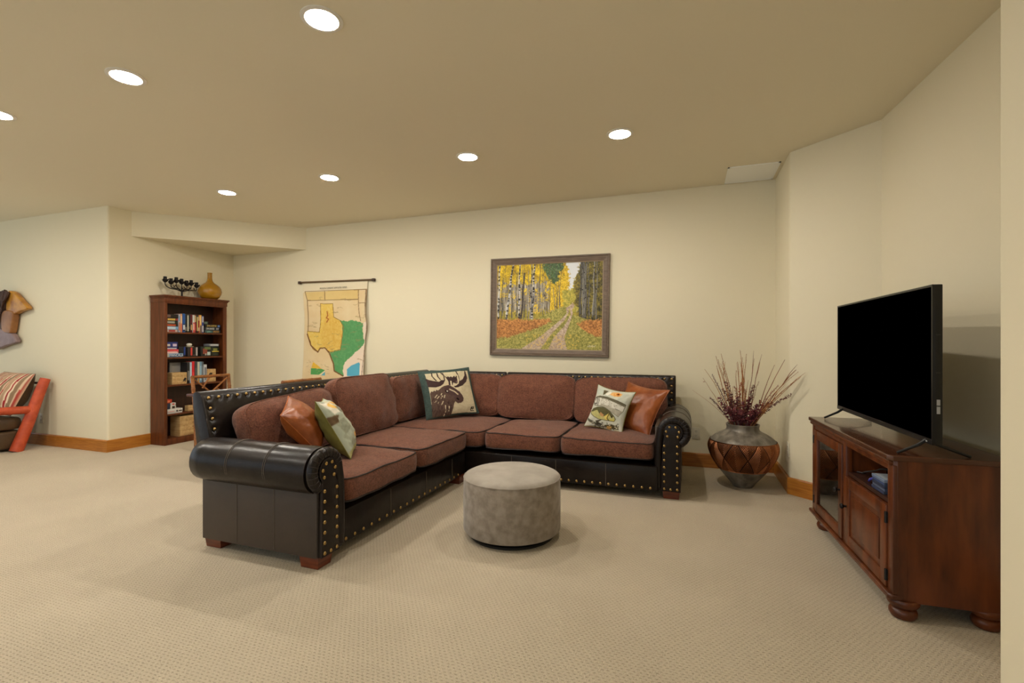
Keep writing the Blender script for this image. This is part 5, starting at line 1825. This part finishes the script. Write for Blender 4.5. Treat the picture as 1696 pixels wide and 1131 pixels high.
bird = [[(0.70, 0.15), (0.78, 0.42), (0.86, 0.55), (0.97, 0.50), (0.92, 0.30), (0.88, 0.12), (0.84, 0.28), (0.76, 0.22)]]
crate('small pine box with a dark bird mark at the left of the third shelf', IY + 0.075, IY + 0.255, sh, sh + 0.142, XF - 0.11, XF + 0.015, 3, bird)
book('tall grey book with a picture on its cover, behind the left pine box', (XF - 0.145, IY + 0.14, sh + 0.0), (XF - 0.118, IY + 0.285, sh + 0.262), (150, 150, 148), ((0.45, 0.85, (178, 176, 170)),), pages=False)
y = IY + 0.268
th3 = [(0.036, 0.262, (28, 26, 28), ((0.15, 0.6, (120, 118, 112)),), 'tall black book beside the left pine box on the third shelf'),
       (0.030, 0.262, (168, 184, 206), ((0.3, 0.8, (196, 208, 222)),), 'pale blue tall book left of the red one on the third shelf'),
       (0.034, 0.272, (206, 32, 40), ((0.2, 0.5, (222, 60, 60)),), 'bright red tall book on the third shelf'),
       (0.034, 0.268, (62, 66, 68), ((0.2, 0.7, (86, 90, 92)),), 'charcoal tall book right of the red one on the third shelf'),
       (0.028, 0.262, (190, 190, 170), ((0.05, 0.3, (170, 130, 60)),), 'cream tall book with a tan foot on the third shelf'),
       (0.030, 0.266, (112, 150, 178), ((0.1, 0.8, (146, 180, 200)),), 'sky blue tall book on the third shelf'),
       (0.026, 0.264, (86, 96, 104), ((0.2, 0.8, (120, 130, 136)),), 'slate grey tall book right of the sky blue one'),
       (0.040, 0.226, (196, 196, 196), ((0.12, 0.85, (120, 122, 128)),), 'shorter white book with grey lettering ending the third shelf row')]
for w_, hgt, c, ti, lb in th3:
    book(lb, (XF - 0.115, y, sh), (XF + random.uniform(-0.004, 0.004), y + w_ - 0.0015, sh + hgt), c, ti, 'tall books on the third shelf')
    y += w_ + 0.0005
crate('small pine box with a dark bird mark at the right of the third shelf', y + 0.006, y + 0.124, sh, sh + 0.165, XF - 0.11, XF + 0.004, 3, [[(0.1, 0.55), (0.35, 0.72), (0.6, 0.68), (0.5, 0.45), (0.3, 0.38)]])

# fourth shelf
sh = SH[3]
game_box('flat white box with black script, lowest left on the fourth shelf', IY, IY + 0.205, sh, sh + 0.055, (206, 202, 196), (214, 210, 204), ((0.62, 0.72, 0.3, 0.7, (40, 38, 38)), (0.76, 0.96, 0.4, 0.6, (40, 38, 38)), (0.15, 0.5, 0.4, 0.55, (222, 170, 164))), 0.01)
game_box('navy game box on the white box, fourth shelf', IY, IY + 0.062, sh + 0.055, sh + 0.128, (36, 44, 66), (40, 50, 76), (), 0.0)
game_box('small white card box with dark picture on the fourth shelf', IY + 0.064, IY + 0.130, sh + 0.055, sh + 0.092, (212, 206, 196), None, ((0.3, 0.8, 0.1, 0.9, (60, 46, 40)),), 0.0)
game_box('small white card box with red heart, atop the other card box', IY + 0.064, IY + 0.128, sh + 0.092, sh + 0.128, (216, 210, 202), None, ((0.35, 0.75, 0.35, 0.75, (196, 52, 46)),), 0.0)
game_box('small red card box topmost in the fourth shelf stack', IY, IY + 0.082, sh + 0.128, sh + 0.172, (186, 52, 34), (200, 62, 40), ((0.2, 0.7, 0.2, 0.7, (226, 130, 84)),), 0.0)
crate('tiny pine box alone at the right of the fourth shelf', IY + 0.29, IY + 0.36, sh, sh + 0.07, XF - 0.07, XF - 0.01, 2, [])
crate('pale pine wine crate on the bottom shelf of the bookcase', IY + 0.165, IY + 0.545, 0.075, 0.318, XF - 0.15, XF + 0.02, 4,
      [[(0.42 + 0.07 * k, 0.38 + 0.1 * j), (0.47 + 0.07 * k, 0.40 + 0.1 * j), (0.46 + 0.07 * k, 0.45 + 0.1 * j), (0.41 + 0.07 * k, 0.42 + 0.1 * j)] for k in range(4) for j in range(4) if (k + j) % 2 == 0])
for p in [o for o in C.objects if o.name.startswith('printed_mark') and o.parent and o.parent.location.z < 0.1]:
    p.data.materials[0] = colour('faint_brand', (150, 112, 70))

# ------------------------------------------------------------------ candelabrum and amber bottle on the bookcase
t = thing('candelabrum', 'dark wrought-iron seven-cup branching candelabrum on top of the bookcase', 'candelabrum', (-5.93, 4.245, ZTOP))
b = bmesh.new()
lathe(b, [(0.07, 0.0), (0.07, 0.006), (0.03, 0.010), (0.011, 0.016), (0.010, 0.09)], 24)
obj('base', b, M['iron'], t, wc=False)
cups = [(-0.205, 0.175), (-0.135, 0.160), (-0.070, 0.182), (-0.003, 0.172), (0.062, 0.158), (0.120, 0.170), (0.192, 0.150)]
for k, (dy, z) in enumerate(cups):
    b = bmesh.new()
    if abs(dy) < 0.01:
        pts = [(0, 0, 0.07), (0, dy, 0.12), (0, dy, z)]
    else:
        pts = smooth_path([(0, 0, 0.07), (0, dy * 0.28, 0.088 + 0.012 * (k % 2)), (0, dy * 0.72, 0.098 + 0.02 * (1 - abs(dy) / 0.2)), (0, dy * 0.98, z - 0.045), (0, dy, z)], 4)
    tube(b, pts, [0.0075 - 0.0035 * i / (len(pts) - 1) for i in range(len(pts))], 7)
    obj('arm', b, M['iron'], t, wc=False)
    b = bmesh.new()
    lathe(b, [(0.004, -0.012), (0.016, -0.004), (0.022, 0.010), (0.020, 0.020), (0.0145, 0.022), (0.0145, 0.044), (0.011, 0.044), (0.011, 0.03)], 14)
    for q in range(5):
        an = 2 * PI * q / 5 + 0.3
        c_, s_ = math.cos(an), math.sin(an)
        v = [b.verts.new(x) for x in ((0.012 * c_, 0.012 * s_, -0.004), (0.026 * c_ - 0.012 * s_, 0.026 * s_ + 0.012 * c_, 0.012), (0.034 * c_, 0.034 * s_, 0.026), (0.026 * c_ + 0.012 * s_, 0.026 * s_ - 0.012 * c_, 0.012))]
        b.faces.new(v)
    b.transform(Matrix.Translation((0, dy, z)) @ Matrix.Scale(1.3, 4))
    obj('candle_cup', b, M['iron'], t, wc=False, smooth=False)
for dy, z, a in ((-0.10, 0.125, 0.6), (-0.085, 0.135, -0.5), (0.035, 0.120, 0.7), (0.10, 0.125, -0.4), (0.155, 0.118, 0.3), (0.085, 0.105, -0.9), (0.01, 0.105, 0.5)):
    b = bmesh.new()
    v = [b.verts.new(x) for x in ((0, 0, -0.018), (0.003, 0.008, 0), (0, 0.002, 0.022), (0.003, -0.006, 0), (-0.003, 0.001, 0))]
    for f in ((0, 1, 3), (1, 2, 3), (0, 4, 1), (1, 4, 2), (2, 4, 3), (3, 4, 0)):
        b.faces.new([v[i] for i in f])
    b.transform(Matrix.Translation((0, dy, z)) @ Matrix.Rotation(a, 4, 'X'))
    obj('leaf', b, M['iron'], t, wc=False, smooth=False)

t = thing('glass_bottle', 'round amber glass bottle vase with slim neck on top of the bookcase', 'vase', (-5.905, 4.60, ZTOP))
b = bmesh.new()
prof = [(0.058, 0.0), (0.085, 0.006), (0.112, 0.030), (0.132, 0.065), (0.140, 0.100), (0.134, 0.138), (0.114, 0.172), (0.082, 0.200), (0.050, 0.222), (0.034, 0.245), (0.028, 0.275), (0.027, 0.335), (0.029, 0.352)]
lathe(b, prof + [(0.024, 0.352), (0.022, 0.335), (0.023, 0.275), (0.029, 0.245), (0.045, 0.220), (0.078, 0.197), (0.110, 0.169), (0.130, 0.136), (0.135, 0.100), (0.127, 0.067), (0.108, 0.034), (0.08, 0.012), (0.01, 0.010)], 40)
obj('bottle', b, M['amber'], t, wc=False)

# ------------------------------------------------------------------ games table and bamboo chairs behind the sofa
t = thing('games_table', 'dark square table behind the sofa, only its edge in view', 'table', (-4.0, 3.55, 0))
b = bmesh.new()
box(b, (-4.36, 3.16, 0.715), (-3.68, 3.93, 0.742), 0.006)
obj('table_top', b, M['dark_top'], t)
obj('apron', new(((-4.32, 3.20, 0.64), (-4.30, 3.89, 0.716)), ((-3.74, 3.20, 0.64), (-3.72, 3.89, 0.716)), ((-4.32, 3.20, 0.64), (-3.72, 3.22, 0.716)), ((-4.32, 3.87, 0.64), (-3.72, 3.89, 0.716))), M['dark_top'], t, smooth=False)
for x in (-4.295, -3.745):
    for y in (3.225, 3.865):
        b = bmesh.new()
        tube(b, [(x, y, 0.0), (x, y, 0.66)], [0.018, 0.024], 10)
        obj('leg', b, M['bamboo'], t)


def cane(b, p, q, r):
    """bamboo with node rings"""
    p, q = Vector(p), Vector(q)
    n = max(2, int((q - p).length / 0.11))
    pts, rad = [], []
    for i in range(n):
        for f, k in ((0.02, 1.14), (0.10, 1.0), (0.90, 1.0), (0.98, 1.14)):
            pts.append(p.lerp(q, (i + f) / n))
            rad.append(r * k)
    tube(b, pts, rad, 8)


def bamboo_chair(label, loc, rotz, ht=0.835):
    """local: faces +x, back at x=0, y across"""
    t = thing('bamboo_chair', label, 'chair', loc, rotz, 'bamboo chairs at the games table')
    w2 = 0.225
    for s in (-1, 1):
        b = bmesh.new()
        cane(b, (0.05, s * w2, 0), (0.04, s * w2, 0.43), 0.017)
        cane(b, (0.04, s * w2, 0.43), (-0.005, s * w2, ht), 0.019)
        obj('back_post', b, M['bamboo'], t, wc=False)
        b = bmesh.new()
        cane(b, (0.46, s * w2, 0), (0.46, s * w2, 0.43), 0.018)
        obj('leg', b, M['bamboo'], t, wc=False)
        b = bmesh.new()
        cane(b, (0.05, s * w2, 0.2), (0.46, s * w2, 0.2), 0.011)
        obj('stretcher', b, M['bamboo'], t, wc=False)
    for z, r in ((ht - 0.004, 0.017), (0.50, 0.013)):
        b = bmesh.new()
        x = 0.04 - 0.045 * (z - 0.43) / (ht - 0.43)
        cane(b, (x, -w2 - 0.012, z), (x, w2 + 0.012, z), r)
        obj('back_rail', b, M['bamboo'], t, wc=False)
    for y0, z0_, y1, z1_ in ((-0.2, 0.80, 0.03, 0.60), (-0.02, 0.82, -0.12, 0.70), (0.2, 0.80, -0.05, 0.62), (-0.05, 0.62, -0.2, 0.51), (0.03, 0.60, 0.2, 0.51), (0.06, 0.68, 0.16, 0.62)):
        b = bmesh.new()
        X_ = lambda z: 0.042 - 0.045 * (z - 0.43) / (ht - 0.43)
        cane(b, (X_(z0_), y0, z0_), (X_(z1_), y1, z1_), 0.0095)
        obj('lattice_cane', b, M['bamboo'], t, wc=False)
    b = bmesh.new()
    box(b, (0.05, -w2, 0.425), (0.47, w2, 0.455), 0.01)
    obj('seat', b, M['brown_leather'], t, wc=False)
    return t


bamboo_chair('bamboo chair with lattice back in front of the bookcase', (-5.20, 4.07, 0), 0)
bamboo_chair('bamboo chair below the hanging map, only its top rail in view', (-3.40, 3.575, 0.0), PI, 0.862)

# ------------------------------------------------------------------ orange log armchair by the left wall
t = thing('log_armchair', 'orange log-framed armchair with brown leather seat at the left edge', 'armchair', (-7.4, 2.95, 0))
for x, lb in ((-7.05, 'near side frame'), (-7.78, 'far side frame')):
    b = bmesh.new()
    pts = [(x - 0.01, 3.17, 0.0), (x, 3.27, 0.30), (x + 0.005, 3.36, 0.60), (x + 0.01, 3.425, 0.80)]
    tube(b, smooth_path(pts, 4), [0.060 - 0.001 * i for i in range(13)], 14)
    obj('back_post', b, M['orange_log'], t)
    b = bmesh.new()
    tube(b, smooth_path([(x, 2.30, 0.0), (x, 2.30, 0.25), (x, 2.31, 0.47)], 4), 0.052, 14)
    obj('leg', b, M['orange_log'], t)
    b = bmesh.new()
    tube(b, smooth_path([(x, 2.24, 0.478), (x, 2.7, 0.480), (x, 3.33, 0.452)], 6), [0.044] * 13, 14)
    obj('arm', b, M['orange_log'], t)
b = bmesh.new()
box(b, (-7.74, 2.32, 0.03), (-7.10, 3.265, 0.225), 0.025, 3)
obj('seat_base', b, M['brown_leather'], t)
b = bmesh.new()
cushion(b, 0.66, 0.94, 0.16, 0.25, n=10, puff=0.004)
b.transform(Matrix.Translation((-7.43, 2.79, 0.306)))
obj('seat_cushion', b, M['brown_leather'], t, angle=60)
b = bmesh.new()
tube(b, [(-7.74, 3.425, 0.745), (-7.06, 3.425, 0.745)], 0.014, 8)
obj('back_bar', b, colour('dark_iron_bar', (58, 44, 38)), t)


def stripe_img(n=90):
    U, V = grid_uv(n, n)
    img = np.zeros((n, n, 3))
    s = (U + 0.10 * (V - 0.5) * (1 - U)) * 5.0
    f = s - np.floor(s)
    cols = [(0, 0.22, (176, 146, 116)), (0.22, 0.32, (226, 206, 176)), (0.32, 0.46, (150, 40, 44)), (0.46, 0.54, (226, 206, 176)), (0.54, 0.78, (140, 116, 90)), (0.78, 0.86, (214, 190, 160)), (0.86, 0.94, (168, 70, 60)), (0.94, 1.01, (206, 184, 150))]
    for a, b_, c in cols:
        put(img, (f >= a) & (f < b_), c)
    return img


M['stripe'] = mat('striped_cloth', (180, 150, 120), 0.9, attr='paint', spec=0.2)
pl = pillow('striped_pillow', 'red, tan and cream striped fringed pillow on the orange log armchair',
            (-7.70, 3.35, 0.870), (-7.125, 3.375, 0.855), (-7.70, 3.13, 0.412), 0.32, stripe_img(), M['stripe'], M['brown_leather'], pin=0.03, seed=8, wr=0.009)
b = bmesh.new()
rr2 = random.Random(9)
for k in range(90):
    u = k / 89
    p = Vector((-7.70 + 0.585 * u, 3.05 + rr2.uniform(-0.03, 0.02), 0.485 + rr2.uniform(-0.03, 0.03)))
    q = p + Vector((rr2.uniform(-0.03, 0.03), -rr2.uniform(0.02, 0.06), rr2.uniform(-0.035, 0.03)))
    tube(b, [p, p.lerp(q, 0.5) + Vector((0, 0, 0.012)), q], 0.003, 4)
fr = obj('fringe', b, colour('straw_fringe', (190, 166, 112), 0.9), pl)
fr['kind'] = 'stuff'

# ------------------------------------------------------------------ carved wooden wall sculpture at the left edge
t = thing('wall_sculpture', 'carved wooden relief in brown, gold and mauve on the left wall', 'wall art', (-7.9, YL, 1.5))


def wx(u):
    return -7.95 + u * 0.01244


def wz(v):
    return 1.868 - (v - 480) * 0.00742


def slab(name, poly, d0, d1, m, bev=0.015):
    b_ = bmesh.new()
    n_ = len(poly)
    cl = smooth_path([(u, v, 0) for u, v in poly[-2:] + poly + poly[:3]], 3)
    cl = cl[6:6 + 3 * n_]
    prism(b_, [(wx(p.x), wz(p.y)) for p in cl], YL - d1, YL - d0, 'xz', bev, 3)
    return obj(name, b_, m, t)


slab('gold_panel', [(10, 486), (20, 484), (31, 496), (44, 512), (33, 516), (22, 521), (10, 523)], 0.015, 0.075, mat('gilt_wood', (196, 140, 52), 0.35, col2=(150, 92, 34), scale=9))
slab('tan_panel', [(6, 515), (20, 516), (22, 523), (20.5, 535), (18.5, 547), (16, 552), (4, 548), (2, 530)], 0.015, 0.085, mat('tan_wood', (168, 116, 66), 0.45, col2=(140, 92, 50), scale=7))
slab('mauve_panel', [(-14, 548), (0, 545), (16, 551), (25, 566), (11, 571), (0, 575), (-14, 578)], 0.015, 0.070, mat('mauve_wood', (150, 128, 126), 0.5, col2=(126, 104, 104), scale=7))
slab('body_panel', [(-60, 500), (-30, 484), (2, 486), (6, 520), (4, 548), (-14, 560), (-50, 556)], 0.012, 0.060, mat('brown_wood', (92, 62, 42), 0.55, col2=(70, 46, 32), scale=8))
rr3 = random.Random(2)
dk = mat('dark_brown_strand', (78, 54, 42), 0.6, col2=(58, 38, 30), scale=20)
for k in range(26):
    u0 = -24 + 40 * k / 25 + rr3.uniform(-1, 1)
    top = 482 + 5 * abs(k - 20) / 12 + rr3.uniform(-1, 1)
    ln = 52 - 30 * max(0, (k - 16) / 10)
    b = bmesh.new()
    ps = []
    for i in range(8):
        f = i / 7
        ps.append((wx(u0 - 8 * f + 1.6 * math.sin(f * 6 + k)), YL - 0.088 - 0.014 * math.sin(f * PI) - 0.004 * (k % 3), wz(top + ln * f)))
    tube(b, smooth_path(ps, 3), [0.020 * (1 - 0.7 * (i / 21)) for i in range(22)], 7)
    obj('mane_strand', b, dk, t)
